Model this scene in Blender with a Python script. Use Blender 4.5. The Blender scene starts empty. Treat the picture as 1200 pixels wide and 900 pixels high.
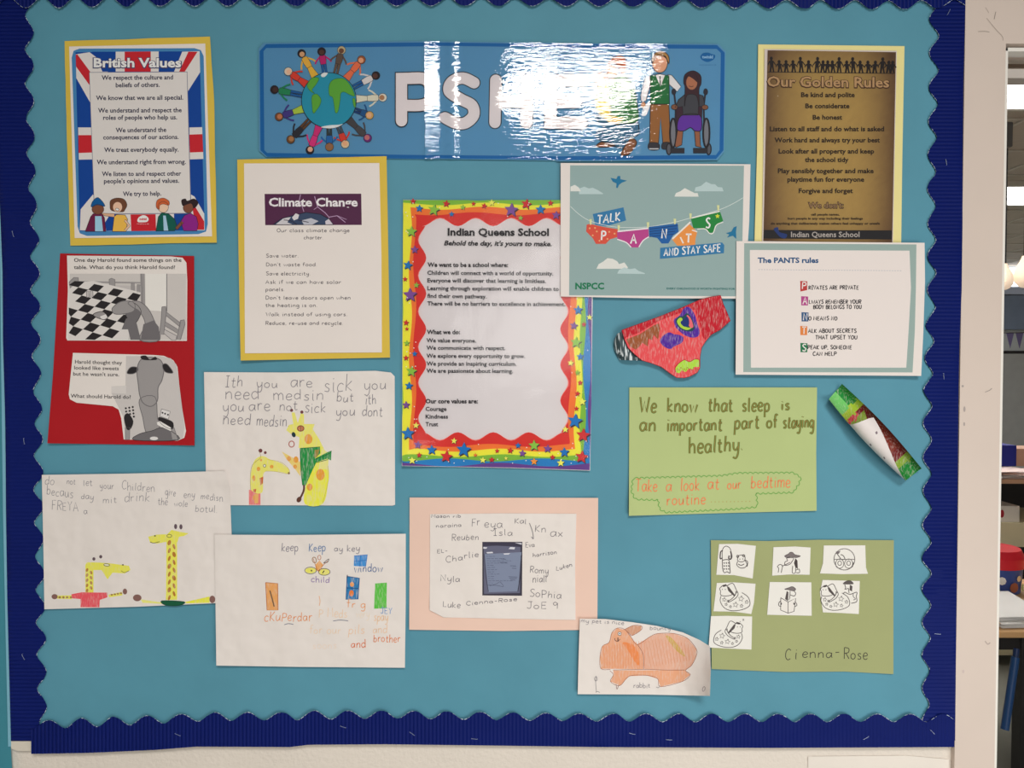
import bpy, bmesh, math, random
from mathutils import Vector, Matrix, noise
from mathutils.geometry import tessellate_polygon
C = bpy.context.scene.collection
# ---------------------------------------------------------------- camera
F = 900.0                    # focal length in pixels of the 1200x900 frame
CAMY, CAMZ, PITCH = -1.17, 1.45, math.radians(1.43)
cam_d = bpy.data.cameras.new('camera'); cam = bpy.data.objects.new('camera', cam_d); C.objects.link(cam)
cam_d.sensor_fit = 'HORIZONTAL'; cam_d.sensor_width = 36; cam_d.lens = F*36/1200
cam_d.clip_start = .02
cam.location = (0, CAMY, CAMZ); cam.rotation_euler = (math.pi/2-PITCH, 0, 0)
bpy.context.scene.camera = cam
# ---------------------------------------------------------------- world and lights
vs = bpy.context.scene.view_settings
vs.view_transform = 'Standard'; vs.look = 'None'; vs.gamma = 1; vs.use_curve_mapping = False
vs.exposure = -0.14
w = bpy.data.worlds.new('world'); bpy.context.scene.world = w; w.use_nodes = True
w.node_tree.nodes['Background'].inputs[0].default_value = (1.0, .96, .91, 1)
w.node_tree.nodes['Background'].inputs[1].default_value = .09
def area(name, loc, sx, sy, rot, L, col=(1, .96, .9)):
    d = bpy.data.lights.new(name, 'AREA'); d.shape = 'RECTANGLE'; d.size = sx; d.size_y = sy
    d.energy = L*math.pi*sx*sy; d.color = col      # L = radiance of the panel
    o = bpy.data.objects.new(name, d); o.location = loc; o.rotation_euler = rot; C.objects.link(o); return o
area('ceiling_panel_light', (.30, -2.45, 2.72), .62, .9, (0, 0, 0), 44)
area('window_daylight', (1.12, -2.0, .7), 1.35, 1.1, (math.radians(90), 0, math.radians(32)), 4.6, (1, .965, .92))
area('window_daylight', (.25, -3.6, 1.75), 1.0, .8, (math.radians(90), 0, 0), 3.6, (1, .98, .95))
# ---------------------------------------------------------------- pixel -> point on a plane
RM = Matrix.Rotation(math.pi/2-PITCH, 3, 'X')
def at(px, py, Y):
    d = RM @ Vector(((px-600)/F, (450-py)/F, -1.0))
    t = (Y-CAMY)/d.y
    return Vector((d.x*t, Y, CAMZ+d.z*t))
def P(px, py, h=0.0): return at(px, py, -h)
ILL = (.83, .80, .765)
def lin(v):
    v /= 255.0
    return v/12.92 if v <= .04045 else ((v+.055)/1.055)**2.4
def c(r, g, b): return tuple(min(.9, lin(v)/e) for v, e in zip((r, g, b), ILL))
# ---------------------------------------------------------------- materials
def nodes(name):
    m = bpy.data.materials.new(name); m.use_nodes = True
    nt = m.node_tree; b = nt.nodes['Principled BSDF']; return m, nt, b
def add_bump(nt, b, scale, strength, dist=.001, stretch=None, detail=3):
    tc = nt.nodes.new('ShaderNodeTexCoord'); nz = nt.nodes.new('ShaderNodeTexNoise')
    src = tc.outputs['Object']
    if stretch:
        mp = nt.nodes.new('ShaderNodeMapping'); mp.inputs['Scale'].default_value = stretch
        if len(stretch) > 3: pass
        nt.links.new(src, mp.inputs[0]); src = mp.outputs[0]
    nt.links.new(src, nz.inputs['Vector']); nz.inputs['Scale'].default_value = scale; nz.inputs['Detail'].default_value = detail
    bp = nt.nodes.new('ShaderNodeBump'); bp.inputs['Strength'].default_value = strength; bp.inputs['Distance'].default_value = dist
    nt.links.new(nz.outputs[0], bp.inputs['Height']); nt.links.new(bp.outputs[0], b.inputs['Normal']); return nz
MC = {}
def mat(name, col, rough=.75, bump=(60, .25, .0006), mottle=.05, metal=0, mscale=8):
    if name in MC: return MC[name]
    m, nt, b = nodes(name); b.inputs['Roughness'].default_value = rough; b.inputs['Metallic'].default_value = metal
    b.inputs['Specular IOR Level'].default_value = .3
    if mottle:
        tc = nt.nodes.new('ShaderNodeTexCoord'); nz = nt.nodes.new('ShaderNodeTexNoise'); nz.inputs['Scale'].default_value = mscale
        nz.inputs['Detail'].default_value = 5
        nt.links.new(tc.outputs['Object'], nz.inputs['Vector'])
        cr = nt.nodes.new('ShaderNodeValToRGB'); e = cr.color_ramp.elements
        e[0].position = .3; e[1].position = .7
        e[0].color = (*[v*(1-mottle) for v in col], 1); e[1].color = (*[min(1, v*(1+mottle)) for v in col], 1)
        nt.links.new(nz.outputs[0], cr.inputs[0]); nt.links.new(cr.outputs[0], b.inputs['Base Color'])
    else: b.inputs['Base Color'].default_value = (*col, 1)
    if bump: add_bump(nt, b, *bump)
    MC[name] = m; return m
def emis(name, col, s):
    m, nt, b = nodes(name); b.inputs['Base Color'].default_value = (*col, 1)
    b.inputs['Emission Color'].default_value = (*col, 1); b.inputs['Emission Strength'].default_value = s; return m
def ink_mat(name, rough, crayon=None):
    m, nt, b = nodes(name); b.inputs['Roughness'].default_value = rough; b.inputs['Specular IOR Level'].default_value = .25
    at_ = nt.nodes.new('ShaderNodeAttribute'); at_.attribute_name = 'Col'
    if crayon is not None:
        tc = nt.nodes.new('ShaderNodeTexCoord'); mp = nt.nodes.new('ShaderNodeMapping'); nz = nt.nodes.new('ShaderNodeTexNoise')
        mp.inputs['Rotation'].default_value = (0, math.radians(crayon), 0); mp.inputs['Scale'].default_value = (1, 1, .16)
        nt.links.new(tc.outputs['Object'], mp.inputs[0]); nt.links.new(mp.outputs[0], nz.inputs['Vector'])
        nz.inputs['Scale'].default_value = 650; nz.inputs['Detail'].default_value = 2
        cr = nt.nodes.new('ShaderNodeValToRGB'); e = cr.color_ramp.elements
        e[0].position = .5; e[1].position = .66; e[0].color = (0, 0, 0, 1); e[1].color = (.34, .34, .34, 1)
        mx = nt.nodes.new('ShaderNodeMix'); mx.data_type = 'RGBA'
        nt.links.new(nz.outputs[0], cr.inputs[0]); nt.links.new(cr.outputs[0], mx.inputs[0])
        nt.links.new(at_.outputs['Color'], mx.inputs[6]); mx.inputs[7].default_value = (*c(214, 200, 190), 1)
        nt.links.new(mx.outputs[2], b.inputs['Base Color'])
    else: nt.links.new(at_.outputs['Color'], b.inputs['Base Color'])
    return m
def film_mat(name, rough, bumps, spec=1.0, tint=(1, 1, 1)):
    """clear laminating film: looks through, with a fresnel gloss on its rippled surface"""
    m = bpy.data.materials.new(name); m.use_nodes = True; nt = m.node_tree; nt.nodes.clear()
    out = nt.nodes.new('ShaderNodeOutputMaterial'); mix = nt.nodes.new('ShaderNodeMixShader')
    tr = nt.nodes.new('ShaderNodeBsdfTransparent'); gl = nt.nodes.new('ShaderNodeBsdfGlossy'); fr = nt.nodes.new('ShaderNodeFresnel')
    tr.inputs[0].default_value = (*tint, 1)
    gl.inputs['Roughness'].default_value = rough; fr.inputs[0].default_value = 1.5
    tc = nt.nodes.new('ShaderNodeTexCoord'); prev = None
    for (sc, st, dist, stretch) in bumps:
        mp = nt.nodes.new('ShaderNodeMapping'); mp.inputs['Scale'].default_value = stretch
        nz = nt.nodes.new('ShaderNodeTexNoise'); nz.inputs['Scale'].default_value = sc; nz.inputs['Detail'].default_value = 2
        bp = nt.nodes.new('ShaderNodeBump'); bp.inputs['Strength'].default_value = st; bp.inputs['Distance'].default_value = dist
        nt.links.new(tc.outputs['Object'], mp.inputs[0]); nt.links.new(mp.outputs[0], nz.inputs['Vector'])
        nt.links.new(nz.outputs[0], bp.inputs['Height'])
        if prev: nt.links.new(prev.outputs[0], bp.inputs['Normal'])
        prev = bp
    nt.links.new(prev.outputs[0], gl.inputs['Normal'])
    nt.links.new(fr.outputs[0], mix.inputs[0]); nt.links.new(tr.outputs[0], mix.inputs[1]); nt.links.new(gl.outputs[0], mix.inputs[2])
    nt.links.new(mix.outputs[0], out.inputs[0]); return m
INK = ink_mat('printed_ink', .6); PENCIL = ink_mat('pencil_and_pen', .7)
CRAYON = ink_mat('crayon_strokes', .7, 20); CRAYON2 = ink_mat('crayon_strokes_slanted', .7, 65)
# ---------------------------------------------------------------- objects
def link_mesh(name, bm, mats, parent=None, loc=None, smooth=False, recalc=True):
    if recalc: bmesh.ops.recalc_face_normals(bm, faces=bm.faces)
    o_ = Vector(loc) if loc is not None else (Vector(parent.get('_o', (0, 0, 0))) if parent else Vector((0, 0, 0)))
    me = bpy.data.meshes.new(name)
    for v in bm.verts: v.co -= o_
    if smooth:
        for f in bm.faces: f.smooth = True
    bm.to_mesh(me); bm.free()
    if smooth: me.set_sharp_from_angle(angle=math.radians(40))
    for m in (mats if isinstance(mats, (list, tuple)) else [mats]): me.materials.append(m)
    o = bpy.data.objects.new(name, me); C.objects.link(o)
    if parent: o.parent = parent
    else: o.location = o_
    o['_o'] = tuple(o_)
    return o
def tag(o, label, cat, group=None, kind=None):
    if label: o['label'] = label
    if cat: o['category'] = cat
    if group: o['group'] = group
    if kind: o['kind'] = kind
    return o
def thing(name, label, cat, loc, group=None):
    o = bpy.data.objects.new(name, None); C.objects.link(o); o.location = loc; o.empty_display_size = .02
    o['_o'] = tuple(loc); return tag(o, label, cat, group)
def add_box(bm, x0, x1, y0, y1, z0, z1, bev=0):
    r = bmesh.ops.create_cube(bm, size=1); vv = r['verts']
    for v in vv:
        v.co = Vector(((x0+x1)/2+v.co.x*(x1-x0), (y0+y1)/2+v.co.y*(y1-y0), (z0+z1)/2+v.co.z*(z1-z0)))
    if bev:
        es = list({e for v in vv for e in v.link_edges})
        bmesh.ops.bevel(bm, geom=es, offset=bev, segments=2, profile=.5, affect='EDGES')
    return vv
def box(name, x0, x1, y0, y1, z0, z1, m, parent=None, bev=0, loc=None):
    bm = bmesh.new(); add_box(bm, x0, x1, y0, y1, z0, z1, bev); return link_mesh(name, bm, m, parent, loc)
def struct(name, *a, **k):
    o = box(name, *a, **k); o['kind'] = 'structure'; return o
def add_tube(bm, p0, p1, r0, r1=None, n=16, cap=True):
    p0, p1 = Vector(p0), Vector(p1); r1 = r0 if r1 is None else r1
    q = (p1-p0).to_track_quat('Z', 'Y'); L = (p1-p0).length
    R = bmesh.ops.create_cone(bm, cap_ends=cap, segments=n, radius1=r0, radius2=r1, depth=L)
    for v in R['verts']: v.co = q @ v.co+(p0+p1)/2
    return R['verts']
# ---------------------------------------------------------------- sheets of paper drawn in photo coordinates on the board
STEP = 12.0
def dens(pts, step=14):
    out = []
    for i in range(len(pts)):
        a, b = pts[i], pts[(i+1) % len(pts)]
        n = max(1, int(math.hypot(b[0]-a[0], b[1]-a[1])/step))
        for k in range(n): out.append((a[0]+(b[0]-a[0])*k/n, a[1]+(b[1]-a[1])*k/n))
    return out
def crom(pts, closed=False, n=4):
    out = []; N = len(pts)
    if N < 3: return list(pts)
    rng = range(N) if closed else range(N-1)
    for i in rng:
        p = [pts[(i+k) % N] if closed else pts[min(max(i+k, 0), N-1)] for k in (-1, 0, 1, 2)]
        for k in range(n):
            t = k/n
            out.append(tuple(.5*((2*p[1][j])+(-p[0][j]+p[2][j])*t+(2*p[0][j]-5*p[1][j]+4*p[2][j]-p[3][j])*t*t+(-p[0][j]+3*p[1][j]-3*p[2][j]+p[3][j])*t**3) for j in (0, 1)))
    if not closed: out.append(tuple(pts[-1][:2]))
    return out
def hfun(h0, amp=.0004, scale=55, seed=0, lifts=()):
    """height of a sheet above the wall: a level, soft waves and lifted corners (x, y, radius, rise)"""
    def h(x, y):
        v = h0+amp*(1+noise.noise(Vector((x/scale+seed*7.3, y/scale-seed*3.1, seed))))
        if amp: v += .35*amp*noise.noise(Vector((x/(scale*.35)+seed*2.3, y/(scale*.35), seed+4)))
        for (cx, cy, r, a) in lifts:
            d = math.hypot(x-cx, y-cy)/r
            if d < 1: v += a*(1-d)**2*(1+d)
        return v
    return h
class PL:
    """a height function made exactly flat on a triangulated grid, so prints and paper share their facets"""
    def __init__(s, h, step): s.h = h; s.s = step; s.c = {}
    def n(s, i, j):
        if (i, j) not in s.c: s.c[(i, j)] = s.h(i*s.s, j*s.s)
        return s.c[(i, j)]
    def __call__(s, x, y):
        i, j = math.floor(x/s.s), math.floor(y/s.s); u, v = x/s.s-i, y/s.s-j
        if u+v <= 1: o = s.n(i, j); return o+(s.n(i+1, j)-o)*u+(s.n(i, j+1)-o)*v
        o = s.n(i+1, j+1); return o+(s.n(i, j+1)-o)*(1-u)+(s.n(i+1, j)-o)*(1-v)
def over(h, d, amp=.0003, scale=60, seed=0, lifts=()):
    g = hfun(d, amp, scale, seed, lifts); return lambda x, y: h(x, y)+g(x, y)
def slice_poly(poly, fn, step):
    """cut a convex polygon along the lines fn = k * step"""
    vals = [fn(p) for p in poly]; k0, k1 = math.floor(min(vals)/step+1e-5), math.ceil(max(vals)/step-1e-5)
    if k1-k0 <= 1: return [poly]
    out = []; rest = poly; rv = vals
    for k in range(k0+1, k1):
        L = k*step; lo, hi, lv, hv = [], [], [], []
        for (p, a), (q, b) in zip(zip(rest, rv), zip(rest[1:]+rest[:1], rv[1:]+rv[:1])):
            if a <= L: lo.append(p); lv.append(a)
            if a >= L: hi.append(p); hv.append(a)
            if (a-L)*(b-L) < 0:
                t = (L-a)/(b-a); m = (p[0]+(q[0]-p[0])*t, p[1]+(q[1]-p[1])*t); lo.append(m); hi.append(m); lv.append(L); hv.append(L)
        if len(lo) > 2: out.append(lo)
        rest, rv = hi, hv
        if len(rest) < 3: break
    if len(rest) > 2: out.append(rest)
    return out
def slices(poly, step):
    out = [poly]
    for fn in (lambda p: p[0], lambda p: p[1], lambda p: p[0]+p[1]):
        out = [r for q in out for r in slice_poly(q, fn, step)]
    return out
def add_shape(bm, V, T, z, step):
    """faces of one flat shape, cut on the grid, sharing their corners"""
    D = {}; fs = []
    for t in T:
        poly = [V[i] for i in t]
        for q in slices(poly, step):
            vv = []
            for x, y in q:
                k = (round(x, 3), round(y, 3))
                if k not in D: D[k] = bm.verts.new((x, y, z))
                if D[k] not in vv: vv.append(D[k])
            if len(vv) > 2:
                try: fs.append(bm.faces.new(vv))
                except ValueError: pass
    return fs
def tess(pts): return tessellate_polygon([[Vector((x, y, 0)) for x, y in pts]])
def sheet(name, outline, h, m, parent=None, thick=.0003, loc=None, step=STEP, wob=.0, seed=1):
    pts = dens(outline); h = PL(h, step)
    if wob: pts = [(x+wob*noise.noise(Vector((x/30, y/30, seed))), y+wob*noise.noise(Vector((x/30, y/30, seed+9)))) for x, y in pts]
    bm = bmesh.new(); add_shape(bm, pts, tess(pts), 0, step)
    r = bmesh.ops.extrude_face_region(bm, geom=bm.faces[:])
    for g in r['geom']:
        if isinstance(g, bmesh.types.BMVert): g.co.z = thick
    for v in bm.verts: v.co = P(v.co.x, v.co.y, h(v.co.x, v.co.y)+v.co.z)
    o = link_mesh(name, bm, m, parent, loc, smooth=True)
    return o
def film(name, outline, h, m, parent, off=.0012, step=STEP):
    """single clear skin over a print"""
    h = PL(h, step)
    pts = dens(outline); bm = bmesh.new(); add_shape(bm, pts, tess(pts), 0, step)
    for v in bm.verts: v.co = P(v.co.x, v.co.y, h(v.co.x, v.co.y)+off)
    bm.normal_update()
    for f in bm.faces:
        if f.normal.y > 0: f.normal_flip()
    return link_mesh(name, bm, m, parent, smooth=True, recalc=False)
# ---------------------------------------------------------------- strokes of a plain handwriting
GL = {
'a': (4, "~3.6,3.2 2.4,4 .8,3.4 .3,1.6 1.2,.1 2.6,.5 3.6,2.6|3.7,4 3.6,1 4.1,.1"), 'b': (4, "~.6,7 .5,0|~.5,2.6 1.8,4 3.4,3 3.5,1.2 2,0 .5,.8"),
'c': (3.5, "~3.4,3.3 2.2,4 .8,3.2 .3,1.6 1.2,.2 3.3,.5"), 'd': (4, "~3.5,3 2.2,4 .7,3.2 .3,1.4 1.5,0 3.3,1.2|3.6,7 3.6,0"),
'e': (3.6, "~.5,2 3.3,2.4 2.8,3.8 1.4,4 .4,2.4 .8,.5 2.2,0 3.5,.7"), 'f': (3, "~3,6.4 2,7 1.2,5.8 1.2,0|0,4 2.6,4"),
'g': (4, "~3.5,3.2 2.2,4 .6,3 .6,1 2.2,.2 3.5,2|~3.6,4 3.7,-1 2.6,-3 .6,-2.4"), 'h': (4, "~.5,7 .5,0|~.5,2.4 2,4 3.3,3.2 3.5,0"),
'i': (1.6, "~.8,4 .8,.6 1.3,0|.7,5.4 .9,5.8"), 'j': (2, "~1.4,4 1.3,-1.6 .1,-2.6|1.3,5.4 1.5,5.8"), 'k': (3.6, ".5,7 .5,0|3.2,4 .6,1.8 3.4,0"),
'l': (1.5, "~.7,7 .7,.7 1.3,0"), 'm': (5.6, ".4,4 .4,0|~.4,2.6 1.6,4 2.7,3 2.8,0|~2.8,2.6 4,4 5.1,3 5.2,0"), 'n': (4, ".5,4 .5,0|~.5,2.5 2,4 3.3,3.1 3.5,0"),
'o': (4, "~2,4 .5,3 .4,1 2,0 3.5,1 3.5,3 2,4"), 'p': (4, ".6,4 .5,-3|~.6,3 2.1,4 3.5,3 3.3,.9 1.9,0 .6,.8"), 'q': (4, "~3.4,3.2 2,4 .5,2.8 .6,.8 2,0 3.4,1.4|3.5,4 3.5,-3"),
'r': (3, ".6,4 .6,0|~.6,2.3 1.6,3.8 2.9,3.7"), 's': (3.3, "~3,3.5 1.8,4 .7,3.2 1.6,2.2 2.9,1.4 2.3,.1 .4,.4"), 't': (3, "~1.4,6 1.3,.9 2.1,0 2.9,.5|.2,4.1 2.8,4.1"),
'u': (4, "~.5,4 .5,1 1.6,0 3,1 3.5,3|3.5,4 3.6,.6 4,0"), 'v': (3.6, ".3,4 1.8,0 3.4,4"), 'w': (5, ".2,4 1.4,0 2.6,3.4 3.8,0 5,4"), 'x': (3.4, ".3,4 3.2,0|3.2,4 .3,0"),
'y': (4, "~.5,4 .7,1.4 2,.5 3.4,2|~3.6,4 3.4,-1 2.2,-3 .5,-2.4"), 'z': (3.4, ".4,4 3.2,4 .3,0 3.3,0"),
'A': (5, ".2,0 2.5,7 4.8,0|1.1,2.6 3.9,2.6"), 'B': (4.4, ".6,0 .6,7|~.6,7 3.6,6.6 3.6,4.2 .6,3.8|~.6,3.8 4.1,3.2 4,.4 .6,0"), 'C': (4.6, "~4.2,6 2.6,7 .7,5.4 .5,2 2.2,0 4.3,.8"),
'D': (5, ".6,0 .6,7|~.6,7 3.8,6.2 4.6,3.4 3.4,.6 .6,0"), 'E': (4, "3.8,7 .6,7 .6,0 3.8,0|.6,3.7 3.3,3.7"), 'F': (4, "3.8,7 .6,7 .6,0|.6,3.7 3.2,3.7"),
'G': (5, "~4.4,6 2.6,7 .7,5.4 .5,2 2.4,0 4.4,1.2|3,3 4.5,3 4.5,.2"), 'H': (4.8, ".5,7 .5,0|4.3,7 4.3,0|.5,3.6 4.3,3.6"), 'I': (3, ".3,7 2.7,7|1.5,7 1.5,0|.3,0 2.7,0"),
'J': (4, "~3,7 3,1.4 1.8,0 .4,1|1,7 4,7"), 'K': (4.4, ".6,7 .6,0|4,7 .7,3 4.2,0"), 'L': (4, ".6,7 .6,0 3.8,0"), 'M': (5.6, ".4,0 .7,7 2.8,2 4.9,7 5.2,0"), 'N': (5, ".5,0 .5,7 4.4,0 4.4,7"),
'O': (5, "~2.5,7 .6,5.4 .5,1.8 2.5,0 4.5,1.8 4.4,5.4 2.5,7"), 'P': (4.4, ".6,0 .6,7|~.6,7 3.8,6.4 3.8,3.8 .6,3.2"), 'Q': (5, "~2.5,7 .6,5.4 .5,1.8 2.5,0 4.5,1.8 4.4,5.4 2.5,7|3,1.6 4.8,-.6"),
'R': (4.4, ".6,0 .6,7|~.6,7 3.8,6.4 3.7,4 .6,3.4|1.8,3.4 4.2,0"), 'S': (4.2, "~3.9,6.2 2.2,7 .6,5.6 2,3.8 3.9,2.2 2.8,.1 .4,.7"), 'T': (4.6, ".2,7 4.4,7|2.3,7 2.3,0"), 'U': (4.8, "~.6,7 .6,1.8 2.4,0 4.2,1.8 4.3,7"),
'V': (4.6, ".2,7 2.3,0 4.4,7"), 'W': (6.4, ".2,7 1.7,0 3.2,5 4.7,0 6.2,7"), 'X': (4.4, ".3,7 4.1,0|4.1,7 .3,0"), 'Y': (4.4, ".3,7 2.2,3.6 4.1,7|2.2,3.6 2.2,0"), 'Z': (4.4, ".4,7 4,7 .3,0 4.1,0"),
'.': (1.2, ".5,.1 .8,.3"), ',': (1.2, ".8,.4 .4,-1"), "'": (1, ".5,7 .4,5.6"), '-': (3, ".4,2.4 2.6,2.6"), '!': (1, ".5,7 .5,1.6|.5,.3 .5,0"), '9': (4, "~3.4,5 2,7 .6,5.4 1.4,3.6 3.2,4.4 3.5,6|3.5,6 3.2,0"),
'4': (4, "2.8,0 2.8,7 .3,2.2 3.8,2.2"), '1': (2, "1,7 1,0"), ':': (1, ".5,3 .5,3.3|.5,.2 .5,.5"), '0': (4, "~2,7 .5,5 .5,2 2,0 3.5,2 3.5,5 2,7")}
GS = {}
def glyph(ch):
    if ch not in GS:
        w_, s = GL[ch]; out = []; sm = False
        for st in s.split('|'):
            sm = st.startswith('~')
            pts = [tuple(float(q) for q in p.split(',')) for p in st.lstrip('~').split()]
            out.append(crom(pts, n=3) if sm else pts)
        GS[ch] = (w_, out)
    return GS[ch]
TC = {}
def text_geo(s, bold):
    """outline text turned into 2D triangles with the built-in font, cap height 1"""
    if (s, bold) in TC: return TC[(s, bold)]
    cu = bpy.data.curves.new('t', 'FONT'); cu.body = s; cu.size = 1.0; cu.resolution_u = 2; cu.offset = bold
    cu.fill_mode = 'BOTH' if hasattr(cu, 'fill_mode') else 'BOTH'
    ob = bpy.data.objects.new('t', cu); me = ob.to_mesh()
    me.calc_loop_triangles()
    V = [(v.co.x, v.co.y) for v in me.vertices]; T = [tuple(t.vertices) for t in me.loop_triangles]
    ob.to_mesh_clear(); bpy.data.objects.remove(ob); bpy.data.curves.remove(cu)
    TC[(s, bold)] = (V, T); return V, T
CAPH = max(y for x, y in text_geo('H', 0)[0])
class Art:
    """flat print: shapes given in zoomed-crop coordinates, stored in photo coordinates"""
    def __init__(s, h, base=.0003, lay=8e-6, step=STEP): s.step = step; s.h = PL(h, step); s.base = base; s.z = 0; s.lay = lay; s.big = []; s.small = []; s.fr(0, 0, 1); s.rnd = random.Random(5)
    def fr(s, ox, oy, k): s.ox, s.oy, s.k = ox, oy, k; return s
    def T(s, p): return (s.ox+p[0]/s.k, s.oy+p[1]/s.k)
    def up(s): s.z += 1
    def poly(s, pts, col, smooth=False, up=True):
        if smooth: pts = crom(pts, True, 4)
        s.big.append(([s.T(p) for p in pts], s.z, col)); s.z += 1 if up else 0
    def outl(s, pts, fill, line=(30, 26, 28), w=4, smooth=True):
        s.poly(pts, fill, smooth); s.line(list(pts)+[pts[0]] if not smooth else crom(pts, True, 4)+[crom(pts, True, 4)[0]], w, line, False)
    def ell(s, cx, cy, rx, ry, col, rot=0, n=18, line=None, w=3, up=True):
        a = math.radians(rot); ca, sa = math.cos(a), math.sin(a)
        pts = [(cx+rx*math.cos(t)*ca-ry*math.sin(t)*sa, cy+rx*math.cos(t)*sa+ry*math.sin(t)*ca) for t in [2*math.pi*i/n for i in range(n)]]
        if col: s.poly(pts, col, up=up)
        if line: s.line(pts+[pts[0]], w, line, False)
    def line(s, pts, w, col, smooth=True, up=True):
        if smooth and len(pts) > 2: pts = crom(pts, False, 4)
        q = [s.T(p) for p in pts]; w = w/s.k/2; s.ribbon(q, w, col)
        s.z += 1 if up else 0
    def ribbon(s, q, w, col):
        q = [q[0]]+[b for a, b in zip(q, q[1:]) if math.hypot(b[0]-a[0], b[1]-a[1]) > .02]
        if len(q) < 2: q = [q[0], (q[0][0]+w, q[0][1])]
        L, R = [], []
        for i, p in enumerate(q):
            a = q[max(0, i-1)]; b = q[min(len(q)-1, i+1)]; dx, dy = b[0]-a[0], b[1]-a[1]; d = math.hypot(dx, dy) or 1
            nx, ny = -dy/d*w, dx/d*w; L.append((p[0]+nx, p[1]+ny)); R.append((p[0]-nx, p[1]-ny))
        V = L+R; n = len(q); Fq = [(i, i+1, n+i+1, n+i) for i in range(n-1)]
        s.small.append((V, Fq, s.z, col))
    def star(s, cx, cy, r, col, rot=0, inner=.45, edge=None, line=None, w=2):
        pts = [(cx+(r if i % 2 == 0 else r*inner)*math.sin(math.radians(rot+i*36)), cy-(r if i % 2 == 0 else r*inner)*math.cos(math.radians(rot+i*36))) for i in range(10)]
        if edge: s.poly([(x+r*.13, y+r*.16) for x, y in pts], edge)
        if col: s.poly(pts, col)
        if line: s.line(pts+[pts[0]], w, line, False)
    def text(s, t, x0, x1, y, cap, col, bold=0.0, y1=None, ital=0, up=False):
        V, Tr = text_geo(t, bold); y1 = y if y1 is None else y1
        mx0 = min(v[0] for v in V); mx1 = max(v[0] for v in V)
        W = []
        for vx, vy in V:
            u = (vx-mx0)/(mx1-mx0); hh = vy/CAPH*cap
            W.append(s.T((x0+(x1-x0)*u+ital*hh, y+(y1-y)*u-hh)))
        s.small.append((W, Tr, s.z, col)); s.z += 1 if up else 0
    def hand(s, t, x0, x1, y, cap, col, w=4, y1=None, jit=.5, slant=.05):
        y1 = y if y1 is None else y1; tot = sum((glyph(ch)[0]+1.0) if ch != ' ' else 3.2 for ch in t)
        cx = 0; sc = (x1-x0)/tot; r = s.rnd
        for ch in t:
            if ch == ' ': cx += 3.2; continue
            gw, st = glyph(ch); u = (x0+cx*sc); yy = y+(y1-y)*cx/tot+r.uniform(-1, 1)*jit*cap*.12
            k = 1+r.uniform(-1, 1)*jit*.22; a = r.uniform(-1, 1)*jit*.15
            for p in st:
                s.ribbon([s.T((u+(gx*sc)*k**.5+(slant+a)*gy*cap/7, yy-gy*cap/7*k)) for gx, gy in p], w/s.k/2, col)
            cx += gw+1.0
        s.z += 1
    def build(s, name, m, parent, label=None, gradient=None):
        bm = bmesh.new(); cl = bm.loops.layers.float_color.new('Col')
        for pts, z, col in s.big:
            for f in add_shape(bm, pts, tess(pts), z*s.lay, s.step):
                f.smooth = True
                cc = None if callable(col) else (*c(*col), 1)
                for l in f.loops: l[cl] = cc or (*c(*col(l.vert.co.x, l.vert.co.y)), 1)
        for V, Fc, z, col in s.small:
            cc = (*c(*col), 1)
            for f in add_shape(bm, V, Fc, z*s.lay+1.2e-5, s.step):
                f.smooth = True
                for l in f.loops: l[cl] = cc
        for v in bm.verts: v.co = P(v.co.x, v.co.y, s.h(v.co.x, v.co.y)+s.base+1.5e-5+v.co.z)
        bm.normal_update()
        for f in bm.faces:
            if f.normal.y > 0: f.normal_flip()
        o = link_mesh(name, bm, m, parent, recalc=False)
        if label: o['label'] = label
        return o
K = (38, 34, 38)         # black ink as it reads in the photograph
# ================================================================ THE SETTING
WALL = mat('painted_wall', c(214, 203, 190), .6, (150, .6, .002), .02)
GLOSS = mat('gloss_painted_wood', c(205, 188, 175), .4, (30, .12, .001), .015)
GLOSS2 = mat('bright_painted_bead', c(226, 218, 208), .35, None, 0)
FLOOR = mat('vinyl_floor', c(120, 118, 108), .5, None, .06)
xs0, xs1 = P(1125, 450, .010).x, P(1172.5, 450, .010).x
ztop = P(1150, 51, .01).z
struct('wall_front', -2.4, xs0+.01, 0, .12, 0, 2.75, WALL)
struct('wall_front_header', xs0+.01, 7.6, .0, .12, ztop+.02, 2.75, WALL)
struct('wall_front_right', 1.62, 7.6, 0, .12, 0, ztop+.02, WALL)
struct('floor', -2.4, 7.7, -3.2, 9.2, -.05, 0, FLOOR)
CEIL = mat('ceiling_tile', c(176, 164, 150), .8, (90, .3, .001), .06)
# window casing
t = struct('trim_1', xs0, xs1, -.010, .10, 0, 2.6, GLOSS)
t2 = struct('trim_2', xs1, 1.62, -.010, .05, ztop, 2.6, GLOSS)
t3 = struct('trim_3', 1.60, 1.70, -.010, .10, 0, ztop, GLOSS, bev=.0015)
# fine mitre crack and scuffs of the casing
a = Art(lambda x, y: .0103, base=0); a.fr(1060, 0, 4)
a.line([(385, 85), (430, 140), (458, 170), (462, 190)], 3, (168, 152, 140)); a.line([(345, 148), (375, 147), (398, 150)], 2.5, (140, 128, 118))
a.line([(428, 55), (420, 90)], 3, (140, 128, 118)); a.line([(380, 35), (395, 60)], 2, (165, 150, 138))
a.fr(1080, 450, 4); a.ell(201, 118, 5, 13, (165, 152, 146)); a.ell(200, 188, 4, 9, (165, 152, 146)); a.line([(298, 38), (318, 30), (330, 20)], 3, (150, 138, 130)); a.ell(193, 10, 5, 5, (160, 150, 144))
a.fr(1080, 675, 4); a.line([(298, 305), (310, 320), (322, 312)], 4, (168, 150, 142)); a.ell(196, 448, 5, 8, (196, 178, 170))
a.build('scuff_mark', PENCIL, t)
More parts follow.
